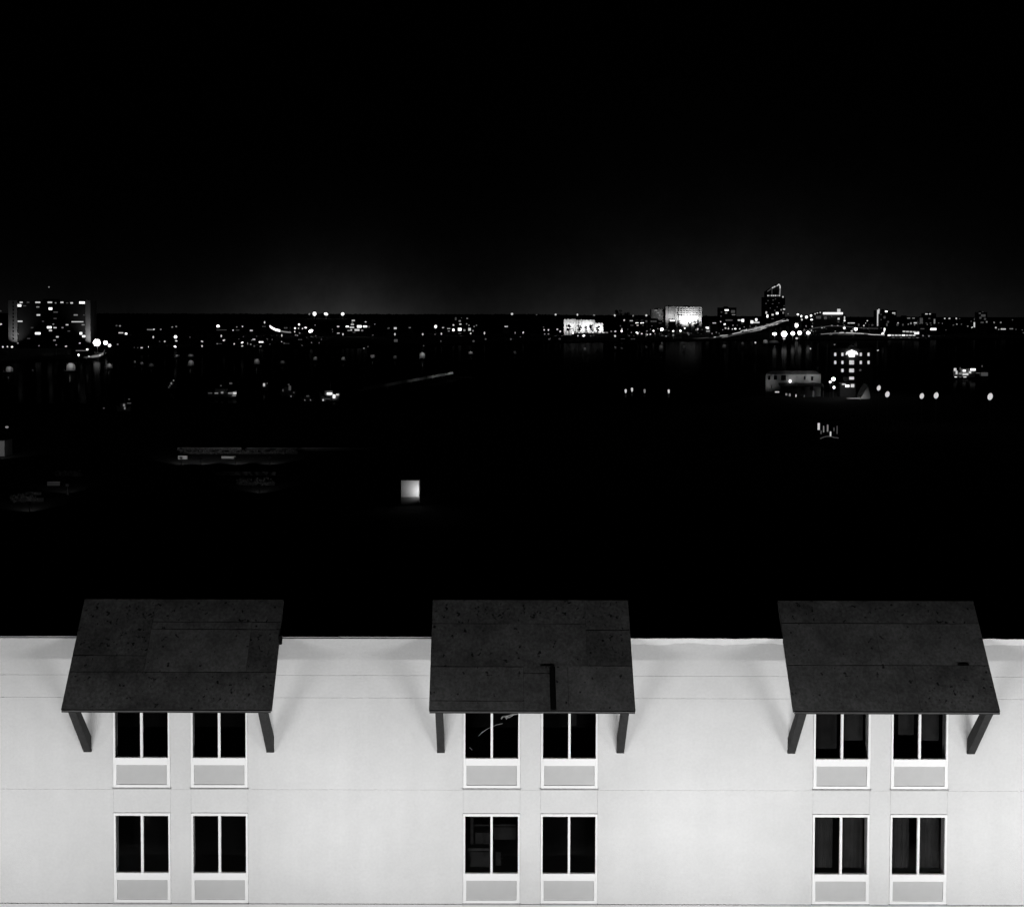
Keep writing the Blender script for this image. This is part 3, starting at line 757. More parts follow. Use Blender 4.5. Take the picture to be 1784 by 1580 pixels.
def build_tower():
    d = 2200.0
    wn = [(1338 + i * 3.3, 515.2, 2.6, 2.6, 3 if i not in (1, 5) else 2) for i in range(7)] + [(1364, 517.5, 2.5, 3, 3), (1338, 524, 2, 2, 1), (1347, 523, 3, 1.8, 1), (1351, 521, 2, 1.6, 1), (1334.5, 529, 2.4, 2, 1), (1346, 529.5, 3.2, 1.4, 1),
          (1357, 528, 2, 1.5, 1), (1366, 533, 2, 2, 1), (1335, 545, 3, 5, 3), (1337, 551, 3.4, 6, 4), (1346, 548.5, 4, 3.6, 3), (1354, 546, 5, 4.6, 4), (1361, 540, 3, 3, 2), (1366, 539, 4, 3, 3), (1364.5, 545, 3, 4, 2), (1350, 541, 3, 2, 1),
          (1346, 555.5, 5, 1.6, 1), (1365, 556, 5, 1.6, 1), (1342, 537, 2, 2, 1), (1354, 535, 2, 2, 1)]
    t, cx, hw, ht = block('slant_topped_tower', 1333, 1368, 517, d, 'tall dark tower with lit outline of a slanting crown, right skyline', 'building', MASON, 30, wn, False)
    q = lambda px, py: (at(px, py, d).x - cx, at(px, py, d).z - 1)
    MB().prism([q(1337, 517), q(1337, 508), q(1345, 502.5), q(1357.5, 495), q(1360, 500), q(1360, 517)], 'Y', 1.0, 26).build('crown', MASON, t)
    def strip(pts, b, wpx):
        m = MB(); r = wpx * mpp(d) / 2
        for (a, c) in zip(pts[:-1], pts[1:]):
            (x0, z0), (x1, z1) = q(*a), q(*c); m.tube((x0, .4, z0), (x1, .4, z1), r, r, 5)
        m.build('glow_strip', EM[b], t)
    strip([(1345, 502), (1347.2, 500.8)], 3, 2); strip([(1348, 500.4), (1350.5, 499.2)], 3, 2); strip([(1351, 499.2), (1353, 498.4)], 2, 1.6); strip([(1353.6, 498), (1355, 497.5), (1357, 495.4)], 3, 1.7); strip([(1357, 495.4), (1359.2, 498.5), (1359.2, 503)], 3, 2.0); strip([(1359.2, 503.4), (1359.2, 506)], 2, 2.0); strip([(1359.2, 505), (1358.5, 515)], 2, 2.2)
    strip([(1337, 508), (1345, 502)], 1, 1.6); strip([(1345, 503), (1345, 513)], 1, 1.0)
build_tower()

def build_bright_eaved():
    d = 2000.0
    t, cx, hw, ht = block('bright_eaved_hall', 1420, 1470, 545, d, 'broad hall with a bright glowing eave and lit roof sign', 'building', PALE2, 22,
          [(1461, 555.5, 4, 4, 3), (1449, 551, 3, 3, 1), (1426, 553, 10, 6, 1), (1438, 554, 6, 6, 1), (1461, 561, 4, 2, 1)], False)
    q = lambda px, py: (at(px, py, d).x - cx, at(px, py, d).z - 1)
    (x0, z0), (x1, z1) = q(1434, 547.6), q(1468, 544.6)
    MB().box(x0, x1, -.8, 0, z0, z1).build('eave_light', EM[4], t)
    MB().prism([(-hw, ht), (hw, ht), (hw * .7, ht + 3), (-hw * .1, ht + 4)], 'Y', 2, 20).build('roof', ROOFT, t)
    (x0, z0), (x1, z1) = q(1458.5, 544.2), q(1464, 538.5)
    s = MB().box(x0, x1, -.4, -.1, z0, z1).build('roof_sign', EM[3], t)
    MB().box(x0 + 1, x0 + 1.4, -.1, .2, ht - .5, z0 + .5).build('sign_post', METAL, t)
build_bright_eaved()
def build_edge_tower():
    d = 2000.0
    t, cx, hw, ht = block('edge_lit_tower', 1530, 1562, 541, d, 'dark tower with a bright light strip up its left edge', 'building', MASON, 24,
          [(1544, 542.8, 5, 3, 4), (1557, 545.6, 6, 2.4, 3), (1559, 548, 2, 2.4, 2), (1547, 561, 4, 4, 1), (1541, 553, 4, 5, 1), (1541, 575, 3, 8, 4), (1545, 566, 3, 6, 1), (1535, 548, 2, 2, 1), (1535, 557, 2, 2, 1)])
    a, b = at(1529, 540, d), at(1529.5, 568, d)
    MB().tube((a.x - cx, -.4, b.z - 1), (a.x - cx, -.4, a.z - 1), .9, .9).build('glow_strip', EM[3], t)
    a, c = at(1530.5, 538.5, d), at(1530, 547, d)
    MB().tube((a.x - cx, -.4, c.z - 1), (a.x - cx + .8, -.4, a.z - 1), 1.0, 1.0).build('glow_strip', EM[3], t)
build_edge_tower()
block('wide_office', 1563, 1598, 552, 2050, 'wide dark office right of the edge-lit tower with two lit strips', 'building', MASON, 20,
      [(1583, 554.6, 6, 2, 2), (1591.5, 554.6, 5, 2, 2), (1594.5, 562.8, 6, 2.4, 3), (1587, 563.5, 3, 4, 2), (1563.5, 566, 4, 4, 1), (1573, 566, 3, 4, 1)])
block('slim_block', 1601, 1609, 553, 2040, 'slim dim grey block beside the wide dark office', 'building', PALE2, 12, [(1605, 559, 6, 12, 1), (1607, 563, 2, 3, 1)])
block('twin_lit_block', 1611, 1631, 546, 2060, 'dark block with two bright roof windows and a lit stair strip', 'building', MASON, 16,
      [(1614, 547.2, 5, 2, 3), (1620, 547.2, 3.4, 2, 3), (1628, 560, 3, 10, 2), (1619, 555, 4, 2, 1), (1614, 563, 3, 2, 1), (1621, 563, 3, 2, 1)])
block('grey_tower', 1705, 1720, 544, 2000, 'dim grey tower with faint windows near the right edge', 'building', PALE2, 16,
      [(1707, 546, 4, 3, 1), (1713, 550, 9, 5, 1), (1708, 554, 4, 4, 1), (1716, 556, 4, 4, 1), (1719, 561, 3, 3, 2), (1711, 562, 6, 3, 1), (1712, 543.5, 3, 1, 1)])
t_, cx_, hw_, ht_ = block('light_column', 1695, 1699.5, 556, 1950, 'slim brightly lit column left of the dim grey tower', 'column', MASON, 3, [(1697.4, 566, 2.8, 11, 3), (1697.4, 556.5, 1.4, 5, 1)])
block('quay_terminal', 1545, 1603, 576, 1560, 'long bright quay terminal with two glowing bands by the water', 'building', PALE2, 8,
      [(1575 + i * 6, 577.6 + i * .3, 5.4, 2.6, 3) for i in range(5)] + [(1597, 581, 9, 3, 4)] + [(1549 + i * 6.2, 584.3, 5.8, 2.6, 3 if i % 4 else 4) for i in range(8)] + [(1556 + i * 7, 588.6, 5.4, 1.2, 1 if i % 2 else 2) for i in range(7)])
block('lit_warehouse', 1617, 1636, 571, 1750, 'bright low warehouse front right of the quay terminal', 'building', MASON, 8, [(1626, 573.6, 12, 4.2, 4), (1607, 573, 8, 2, 1)])
block('low_arcade', 1476, 1494, 561, 1900, 'low arcade with one bright bar of light right of the bright-eaved hall', 'building', MASON, 8, [(1483, 563, 14, 2, 3), (1496, 566, 3, 5, 1)])
block('lit_stair_tower', 1469, 1474, 549, 1940, 'slim stair tower with a tall lit strip beside the bright-eaved hall', 'building', MASON, 5, [(1471.3, 555, 2.4, 9, 3), (1471.3, 559, 3, 2.4, 4)])

# --- road bridge climbing from the shore to the right
def build_bridge():
    pts = [(1195, 590.2), (1240, 587.5), (1268, 584.5), (1300, 577.5), (1325, 573), (1345, 567), (1362, 561), (1374, 558.7)]
    ds = [1480, 1500, 1515, 1530, 1545, 1555, 1565, 1570]
    P = [at(px, py, d) for (px, py), d in zip(pts, ds)]
    t = thing('road_bridge', (P[0].x, P[0].y, 0.0), 'long lit road bridge ramp rising to the right from the shore', 'bridge')
    o = Vector((P[0].x, P[0].y, 0))
    def ribbon(name, mat, z0, z1, y0, y1, src=P):
        m = MB(); m.loft([[p - o + Vector((0, y0, z0)), p - o + Vector((0, y1, z0)), p - o + Vector((0, y1, z1)), p - o + Vector((0, y0, z1))] for p in src]); return m.build(name, mat, t)
    ribbon('deck', PALE2, -2.2, -1.0, 0, 12)
    ribbon('guard_rail', PALE2, -0.95, -0.35, 0.0, 0.3)
    ribbon('guard_rail', PALE2, -0.95, 0.4, 11.7, 12.0)
    rnd = random.Random(21); Q = []
    for p, q in zip(P[:-1], P[1:]): Q += [p.lerp(q, k / 8) for k in range(8)]
    Q.append(P[-1]); nq = len(Q)
    def glow_along(lo, hi, i0, i1, y, choose, T, O, pts, keep=.85):  # glow strips put in for lamplight on decks and walls
        i = i0
        while i < i1 - 1:
            j = min(i1 - 1, i + rnd.randint(1, 4))
            if rnd.random() < keep:
                dz = rnd.uniform(-.15, .15); z0, z1 = lo + dz, hi + dz + rnd.uniform(-.2, .2)
                MB().loft([[p - O + Vector((0, y, z0)), p - O + Vector((0, y + .15, z0)), p - O + Vector((0, y + .15, z1)), p - O + Vector((0, y, z1))] for p in pts[i:j + 1]]).build('glow_strip', EM[rnd.choice(choose)], T)
            i = j
    glow_along(-0.9, -.2, 0, nq, -.3, (1, 1, 2, 3), t, o, Q); glow_along(0.3, 1.0, 12, nq, .4, (2, 2, 3, 3), t, o, Q, .95)
    glow_along(1.2, 1.9, 22, nq, 6, (2, 3, 3, 3), t, o, Q, .9); glow_along(2.1, 2.7, 26, nq - 10, 11, (1, 2, 2), t, o, Q, .7); glow_along(-1.9, -1.2, 4, 34, -.4, (1, 1, 2), t, o, Q, .7)
    for i, (px, py) in enumerate(((1323, 579), (1332, 579), (1340, 580), (1351, 579), (1361, 576), (1372, 574))):
        p = at(px, py, 1550) - o; MB().box(p.x - 1.2, p.x + 1.2, 3, 8, -1, p.z + 5 + i * 1.2).build('pier', PALE, t)
    # second reach, seen low and wide to the right
    pts2 = [(1398, 577), (1420, 571), (1445, 567.5), (1470, 568), (1500, 571), (1530, 572)]
    P2 = [at(px, py, 1750) for px, py in pts2]
    t2 = thing('arched_bridge', (P2[0].x, 1750, 0), 'dim arched bridge crossing in front of the bright-eaved hall', 'bridge')
    o2 = Vector((P2[0].x, 1750, 0)); m = MB()
    m.loft([[p - o2 + Vector((0, 0, -1.2)), p - o2 + Vector((0, 10, -1.2)), p - o2 + Vector((0, 10, 0)), p - o2 + Vector((0, 0, 0))] for p in P2]); m.build('deck', PALE2, t2)
    m = MB(); m.loft([[p - o2 + Vector((0, -.3, -.9)), p - o2 + Vector((0, -.02, -.9)), p - o2 + Vector((0, -.02, -.1)), p - o2 + Vector((0, -.3, -.1))] for p in P2]); m.build('glow_strip', EM[1], t2)  # dim glow strip put in for light on the arches
    for px in (1405, 1420, 1437, 1451, 1468): 
        p = at(px, 580, 1750) - o2; MB().box(p.x - 1, p.x + 1, 2, 8, -1, 7).build('pier', PALE, t2)
    # lit shoreline road
    pts3 = [(1430, 582), (1450, 580.5), (1470, 579.3), (1500, 580.6), (1520, 582.6), (1545, 583.5)]
    P3 = [at(px, py, 1590) for px, py in pts3]
    t3 = thing('shore_road', (P3[0].x, 1590, 0), 'bright lit shoreline road running from the bridge lamps to the quay terminal', 'road')
    o3 = Vector((P3[0].x, 1590, 0))
    for nm, mt, z0, z1, y0, y1 in (('sea_wall', PALE2, -3, -.9, 0, 3),):
        m = MB(); m.loft([[p - o3 + Vector((0, y0, z0)), p - o3 + Vector((0, y1, z0)), p - o3 + Vector((0, y1, z1)), p - o3 + Vector((0, y0, z1))] for p in P3]); m.build(nm, mt, t3)
    Q3 = []
    for p, q in zip(P3[:-1], P3[1:]): Q3 += [p.lerp(q, k / 8) for k in range(8)]
    glow_along(-.8, .1, 0, len(Q3), 0, (2, 3, 3, 3), t3, o3, Q3, 1.0); glow_along(-2.6, -1.2, 6, len(Q3), -.3, (1, 1, 2), t3, o3, Q3, .35)
    # curved road lit on the left bank
    pts4 = [(470, 568.5), (474, 571.5), (480, 574.5), (488, 576.5), (497, 578), (507, 579)]
    P4 = [at(px, py, 1650) for px, py in pts4]
    t4 = thing('curved_road', (P4[0].x, 1650, 0), 'short curved lit ramp road on the far bank, sloping down to the right', 'road')
    o4 = Vector((P4[0].x, 1650, 0))
    for nm, mt, z0, z1, y0, y1, sl in (('deck', PALE2, -3, -1.6, 0, 6, slice(None)), ('glow_strip', EM[4], -1.5, 1.6, -.2, 0, slice(0, 4)), ('glow_strip', EM[2], -1.2, .6, -.2, 0, slice(3, 6))):  # glow strips put in for the lit roadway
        m = MB(); m.loft([[p - o4 + Vector((0, y0, z0)), p - o4 + Vector((0, y1, z0)), p - o4 + Vector((0, y1, z1)), p - o4 + Vector((0, y0, z1))] for p in P4[sl]]); m.build(nm, mt, t4)
    for k in (1, 3): 
        p = P4[k] - o4; MB().box(p.x - .6, p.x + .6, 2, 4, 1, p.z - 3).build('pier', PALE2, t4)
    # lit landing at the foot of the apartment block
    pts5 = [(109, 625.5), (130, 624.5), (147, 623.5), (160, 621.5), (172, 620), (180, 616), (182, 610)]
    P5 = [at(px, py, 800) for px, py in pts5]
    t5 = thing('marina_landing', (P5[0].x, 800, 0), 'thin lit marina landing curving up below the apartment block', 'landing')
    o5 = Vector((P5[0].x, 800, 0))
    for nm, mt, h0, h1, sl in (('glowing_rail', EM[2], -.3, .35, slice(0, 4)), ('glowing_rail', EM[2], -.7, .7, slice(3, 6)), ('glowing_rail', EM[1], -.6, .6, slice(5, 7))):  # rails glow in place of lamplight on the landing
        m = MB(); m.loft([[p - o5 + Vector((0, 0, h0)), p - o5 + Vector((0, .2, h0)), p - o5 + Vector((0, .2, h1)), p - o5 + Vector((0, 0, h1))] for p in P5[sl]]); m.build(nm, mt, t5)
    m = MB(); m.loft([[p - o5 + Vector((0, .3, -1.2)), p - o5 + Vector((0, 3, -1.2)), p - o5 + Vector((0, 3, -.8)), p - o5 + Vector((0, .3, -.8))] for p in P5]); m.build('deck', PALE2, t5)
    for p in P5[::2]: MB().tube(p - o5 + Vector((0, 1, -1.2)), Vector((p.x - o5.x, 1, -.5)), .2).build('pile', METAL, t5)
    a = at(-20, 629, 780); b = at(13, 629, 780)
    t6 = thing('floating_dock', (a.x, 780, 0), 'short pale lit floating dock at the far left edge of the water', 'dock')
    MB().box(0, b.x - a.x, 0, 3, -.2, a.z - .9).build('deck', PALE2, t6); MB().box(0, b.x - a.x, -.1, 0, a.z - .85, a.z + .75).build('glowing_rail', EM[2], t6)  # rail glows in place of light on the dock
build_bridge()

# --- lamps, as (px, py, radius px, brightness 1..5)
LAMPS = [
 (1, 565, 3, 3), (1, 542, 2, 1), (5, 604.5, 2.4, 3), (13, 604, 2, 3), (21, 604.5, 2.4, 4), (31, 598, 2, 2), (68, 602.5, 1.8, 2), (98, 601, 1.8, 2), (115, 603.5, 2.4, 3), (139, 598, 2, 3),
 (152, 609, 2.8, 4), (137, 618.5, 3, 4), (155, 621, 2, 3), (174, 619, 2.2, 3), (169, 597, 8.8, 5), (184, 597, 5, 5), (191, 602, 4.6, 4), (205, 600, 2, 2), (203, 567.5, 2.4, 1), (209, 568, 2.4, 2), (166, 561, 1.8, 1),
 (268, 574, 2.2, 3), (280, 574, 2, 2), (287, 595, 2, 3), (278, 595, 1.6, 1), (240, 606, 1.4, 1), (234, 605.5, 1.2, 1),
 (300, 570, 2, 2), (307, 569, 2, 2), (306, 587, 4.6, 4), (307, 594, 2.6, 3), (305, 604, 3, 4), (331, 587.5, 1.8, 1), (352, 595, 2.4, 3), (352, 603, 2.4, 3), (380, 568.5, 4.6, 4), (406, 575.5, 1.8, 3), (412.5, 570, 1.8, 2), (422.5, 569, 1.8, 3),
 (390, 593, 2.8, 3), (378.5, 599, 1.6, 2), (408, 599.3, 2, 3), (422, 597, 2.6, 4), (422, 603, 2.2, 3), (447, 586, 1.4, 1), (454, 603.5, 2.2, 2), (443, 603, 2.4, 1),
 (495, 598, 2.4, 1), (514, 572, 2.4, 4), (513.5, 578, 2, 3), (520, 572, 1.6, 3), (521, 565.5, 2.6, 4), (527, 572.5, 2, 3), (532.5, 571, 2.6, 4), (541.5, 576.8, 4.0, 5), (522, 580.5, 2, 2), (515, 584, 1.8, 2), (549, 566.5, 1.4, 2), (550, 585, 1.6, 1),
 (579, 574, 1.8, 1), (589, 569, 2.6, 3), (579.5, 578, 1.4, 1), (556, 597.5, 2, 1), (560, 591.5, 1.8, 1),
 (637, 561, 1.8, 3), (653, 565, 1.3, 2), (649.5, 584, 2, 1), (634, 607, 2, 2), (641, 604, 1.8, 1), (677, 572, 2.8, 1), (759, 569, 4.0, 4), (738, 602.5, 1.8, 1),
 (758, 582.5, 2, 1), (820, 581, 2.2, 3), (825, 594.5, 3, 1), (846, 591, 2.6, 1), (890, 591, 2.6, 1), (768, 594.5, 2, 1),
 (911.5, 579.5, 2.4, 3), (907, 587, 1.4, 1), (948, 575, 2, 3), (955.5, 575, 2.2, 3), (949, 582, 1.8, 2), (955.5, 582, 2, 2), (947, 570, 1.8, 1), (957, 591, 2.6, 1), (975, 590.5, 2.6, 1), (971, 574, 2.2, 3), (976, 577.5, 2.4, 3),
 (998, 580, 3.0, 4), (1017, 585, 3.2, 4), (1071.5, 585.5, 2.8, 3), (1065, 577.5, 2, 2), (1072, 577.5, 2.4, 3), (1083, 577, 2.8, 4), (1087.5, 558, 2.2, 3), (1081, 568, 1.8, 1),
 (1110, 580, 3, 4), (1118, 581.5, 2.2, 3), (1127, 577, 1.8, 2), (1126, 582, 2, 2), (1138.5, 576.5, 2.4, 4), (1153, 574, 3.6, 5), (1173, 577, 2.6, 4), (1185.5, 576.5, 3, 4), (1133, 582.5, 2.2, 3), (1141, 581.5, 1.6, 2), (1173, 584, 2.6, 2), (1193, 572, 2, 4),
 (1164, 567, 1.6, 1), (1149, 581, 1.4, 1), (1198, 580, 2, 2), (1215.5, 573.5, 2.4, 3), (1206, 569, 1.5, 1), (1221, 562, 1.5, 1),
 (1255.5, 560.5, 1.8, 3), (1262.5, 565, 2.4, 4), (1276, 573.5, 1.6, 3), (1264, 572, 2, 3), (1269, 573, 1.8, 3), (1281, 573, 2.4, 4), (1289, 573, 1.8, 3), (1294, 564, 1.2, 1), (1253, 581, 1.8, 1),
 (1349.5, 582, 4.0, 5), (1366, 582, 7.0, 5), (1381, 581, 4.8, 5), (1393, 580, 4.8, 5), (1408, 580, 4.0, 5), (1387, 567, 5.0, 5), (1388, 589.5, 3.0, 3), (1373, 547, 1.6, 2), (1366, 590, 3, 3),
 (1390, 548, 2.8, 4), (1396, 551, 2.8, 4), (1397, 557, 2.6, 3), (1405, 552.5, 3.8, 4), (1413, 550, 3, 4), (1414, 557, 2.8, 4), (1420, 547, 1.8, 3), (1424, 545.5, 1.6, 3), (1429, 544.6, 1.6, 3),
 (1415, 569, 1.8, 3), (1431, 569.5, 1.8, 2), (1471, 571.5, 3.2, 4), (1471, 567, 1.5, 2), (1491, 573, 3.8, 5), (1484, 577, 2.6, 3), (1505, 573, 1.6, 1), (1511, 559, 1.8, 3), (1523, 570, 2.4, 2), (1505, 567.5, 2, 3), (1538, 581, 3.2, 4),
 (1646, 555, 1.8, 3), (1654, 555, 2, 3), (1666, 555, 2, 3), (1672, 555.6, 1.2, 1), (1661, 566.5, 2, 1), (1667, 565, 2, 2), (1675, 565, 1.8, 1), (1686, 568.5, 1.8, 2), (1693.5, 570.5, 2, 3), (1692, 560, 1.6, 1),
 (1732, 562, 2, 2), (1743.5, 562, 2.2, 2), (1735, 571, 2.2, 3), (1740, 574, 1.8, 2), (1754, 570.5, 2.2, 2), (1608, 585, 2, 2), (1618.5, 585.5, 2.2, 2), (1770, 574, 1.6, 1), (1781, 575, 1.6, 1), (1783, 580, 1.8, 1), (1648, 575, 1.3, 1), (1764, 557.5, 1.6, 1),
 (1412, 607.5, 2.0, 3), (1454, 600.5, 1.8, 2), (1529.5, 610.5, 2.0, 3), (1316, 597, 2.4, 3),
]
rs_ = random.Random(77)
for lo_, hi_, y0_, y1_, n_ in ((1090, 1165, 568, 586, 16), (1165, 1250, 572, 584, 12), (1255, 1325, 566, 576, 10), (1395, 1470, 562, 578, 12), (1470, 1540, 562, 577, 9), (1560, 1650, 562, 572, 8), (990, 1060, 579, 586, 7), (400, 560, 584, 602, 9)):
    for k_ in range(n_):          # the finer specks between the brighter lamps
        LAMPS.append((lo_ + (hi_ - lo_) * (k_ + rs_.random()) / n_, rs_.uniform(y0_, y1_), rs_.uniform(1.0, 1.9), rs_.choice((1, 1, 2, 2, 2, 3))))
for a in LAMPS: lamp(*a)
# tall thin lamps whose lit posts show
for px, py, r, b, ry in ((120, 588.5, 2, 2, 3), (267, 587.5, 1.9, 3, 3), (385.5, 585.5, 1.9, 3, 3.2), (491, 584.5, 1.5, 3, 3.4), (597.5, 582.5, 1.8, 3, 2.8), (461, 561.8, 1.8, 3, 3), (688, 582.5, 1.8, 3, 3.2),
                         (736.5, 582.5, 2, 3, 2.6), (769, 581.6, 1.8, 3, 2.6), (844, 580.5, 1.8, 3, 3.4), (897.5, 580, 1.4, 2, 2.6), (1083.5, 574, 1.4, 3, 3)):
    lamp(px, py, r, b, ry=ry, fmt='slim lamp post with a tall narrow lantern, %s')
for px, py, r, b in ((539, 547.3, 2.0, 2), (548, 546.8, 4.2, 4), (568, 547.2, 3.6, 4), (597, 547.2, 3.4, 4), (892, 547.2, 2.4, 3)):
    lamp(px, py, r, b, d=4350, fmt='distant stadium light on the wooded skyline, %s', group='stadium lights on the skyline')
for px, py, r, b in ((935, 548.6, 1.4, 1), (968, 548.2, 2.0, 3), (1006, 548.4, 2.0, 3), (1035, 549.2, 1.8, 2), (1071, 549.6, 2.0, 3), (1103, 550.2, 1.7, 2), (1126, 549.6, 2.2, 3)):
    lamp(px, py, r, b, d=2500, fmt='small skyline lamp, %s', group='lamps along the skyline')

HOUSES = [(48, 602, 13, 5.5, 4), (141, 611, 20, 1.6, 2), (211, 580, 10, 2.6, 3), (220, 581.5, 5, 4, 4), (262, 574.5, 13, 2.4, 2), (247, 606, 5, 2.6, 3), (256, 604.6, 7, 3, 4),
 (386, 575, 20, 1.6, 1), (414, 575.3, 7, 1.8, 1), (438, 576, 5.5, 3, 3), (382, 599, 10, 1.4, 1), (432.5, 598.5, 4, 5, 2), (442.5, 591.5, 5.5, 2.8, 3), (455, 596, 9, 3, 4), (464, 592, 8, 5.5, 1), (437, 600, 3, 3, 2), (523, 591.8, 8, 2, 1), (589.5, 580.7, 5, 2, 3), (460, 569, 7, 2, 1), (498, 571.5, 7, 3, 1),
 (500, 598.6, 10, 1.2, 1), (689, 572, 6, 4, 3), (690, 593.5, 8, 6, 1), (714, 571, 4, 2, 2), (772, 571, 4, 2, 3), (782, 573, 6, 2.4, 3), (782, 577, 4, 2, 2), (882, 569, 6.5, 2.4, 3),
 (1100, 559, 6, 2, 3), (1109.5, 559, 5, 2.2, 3), (1118.5, 559, 6, 2.4, 3), (1110, 563, 6, 2.4, 4), (1119, 563, 7, 2.4, 4), (1111, 567, 4, 2, 3), (1120, 567, 4, 1.6, 1), (1126, 560, 5, 4, 1), (1139, 560, 12, 3, 1), (1101, 567, 6, 2, 1), (1136, 568, 3, 2, 1), (1150, 563, 6, 1.4, 1),
 (1103, 590.8, 9, 1.4, 1), (1085, 590.5, 8, 1, 1), (1244.5, 563, 7, 2, 3), (1748, 573.5, 10, 3, 3), (1762, 573, 7, 2.2, 2), (1520, 566.5, 4, 3, 1)]
for a in HOUSES: house(*a)

# --- dock shelters standing out in the river, each with a lamp under its roof
def dock_shelter(px, py, w, h, e):
    d = ground_depth(px, py + h / 2 + 2, 0.0); m = mpp(d); p = at(px, py, d)
    ww, top, bot = w * m / 2, p.z + h * m / 2, max(0.35, p.z - h * m / 2)
    t = thing('dock_shelter', (p.x, d, 0.0))
    MB().box(-ww * 1.15, ww * 1.15, -ww, ww, bot - .3, bot - .001).build('deck', METAL, t)
    for sx in (-1, 1):
        for sy in (-1, 1): MB().tube((sx * ww * .95, sy * ww * .8, -.4), (sx * ww * .95, sy * ww * .8, top), .09).build('post', METAL, t)
    n = 9
    MB().prism([(-ww * .92, bot)] + [(ww * .92 * math.cos(math.pi * (1 - i / n)), bot + (top - bot) * (.45 + .55 * math.sin(math.pi * i / n))) for i in range(n + 1)] + [(ww * .92, bot)], 'Y', ww * .5, ww * .6).build('back_wall', PALE, t)
    MB().prism([(-ww * 1.2, top + .05), (ww * 1.2, top + .05), (ww * .25, top + ww * .3), (-ww * .25, top + ww * .3)], 'Y', -ww, ww).build('roof', ROOFT, t)
    MB().tube((0, 0, top - .1), (0, 0, top + .1), .15, .1, 8).build('lamp', METAL, t)
    ld = bpy.data.lights.new('shelter_lamp', 'POINT'); ld.energy = e * ww * ww * 0.19; ld.shadow_soft_size = .12
    lo = bpy.data.objects.new('shelter_lamp', ld); col.objects.link(lo); lo.parent = t; lo.location = (0, -ww * .25, bot + (top - bot) * .72)
    reg('shelter', px, t, 'lit dock shelter in the river, %s', 'shelter', 'dock shelters in the river')
for a in ((15, 643, 14, 9, 34), (122, 639, 17, 13, 60), (190, 637, 10, 7, 40), (308, 619.5, 8, 4, 16), (332, 619, 10, 4, 12), (332, 632, 11, 9, 24), (447, 629.5, 10, 9, 26), (492, 631, 9, 5, 7), (549, 624.5, 7, 6, 20),
          (598, 625, 8, 6, 20), (649, 621, 8, 6, 22), (688, 622, 7, 5, 10), (736, 619, 10, 10, 50), (820, 614.5, 8, 5, 24), (897, 614, 6, 5, 6), (1019, 608, 5, 5, 22), (1072, 605.5, 4.5, 4, 14), (1083, 607, 5, 3, 5), (1126, 604, 5, 4, 6),
          (1152, 606, 8, 10, 12), (1192, 604.5, 5.5, 6, 10), (1262, 603, 8, 6, 10), (1294, 598.5, 6, 5, 8), (1334, 595, 9, 6, 30), (1349, 595, 18, 4, 7), (235, 630.5, 4, 3.4, 26), (247, 633, 6, 4, 14), (263, 636, 10, 5, 5), (57, 645, 2.6, 2.6, 16)):
    dock_shelter(*a)

# --- mooring lamps standing in the water, each reflection added below as a glowing ball
def mooring(px, py, b):
    d = ground_depth(px, py + 5, 0.0); p = at(px, py, d); m = mpp(d)
    t = thing('mooring_lamp', (p.x, d, 0.0))
    link('pile', POLE, t, (0, .1, -.5), (.14, .14, p.z + .4)); link('lamp_head', BALL[b], t, (0, 0, p.z), (1.9 * m, 1.9 * m, 2.2 * m)); link('cap', CAP, t, (0, 0, p.z + 1.9 * m), (.3, .3, .3))
    link('lamp_reflection', BALL[max(2, b)], t, (0, -.3, p.z - 9.6 * m if False else .55), (1.6 * m, .3, 2.4 * m))  # glowing ball added as the lamp's reflection in the water
    reg('moor', px, t, 'mooring post lamp with its added reflection, %s', 'lamp', 'mooring lamps in the river')
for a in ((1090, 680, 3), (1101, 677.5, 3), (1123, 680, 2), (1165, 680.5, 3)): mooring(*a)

# --- oval globe lamps on the right of the near bank
for i, (px, py, rx, ry, b) in enumerate(((1531, 676, 3.6, 5.2, 3), (1546, 687, 4.2, 5.8, 3), (1606, 690, 4.0, 5.6, 3), (1631, 689, 4.4, 6.2, 3), (1725, 691, 4.8, 7.0, 3))):
    d = 320.0; p = at(px, py, d); m = mpp(d)
    t = thing('globe_lamp', (p.x, d, 1.0), '%s of five oval white globe lamps on the right bank' % ORD[i], 'street lamp', 'oval globe lamps on the right bank')
    link('pole', POLE, t, (0, 0, 0), (.10, .10, p.z - 1 - ry * m)); link('base', BASE, t, (0, 0, 0), (.28, .28, .5))
    g = link('globe', BALL[b], t, (0, 0, p.z - 1), (rx * m * .88, rx * m * .88, ry * m * .92)); g.rotation_euler = (0, R(14), 0)
    link('cap', CAP, t, (ry * m * .22, 0, p.z - 1 + ry * m * .93), (rx * m * .5, rx * m * .5, .3))

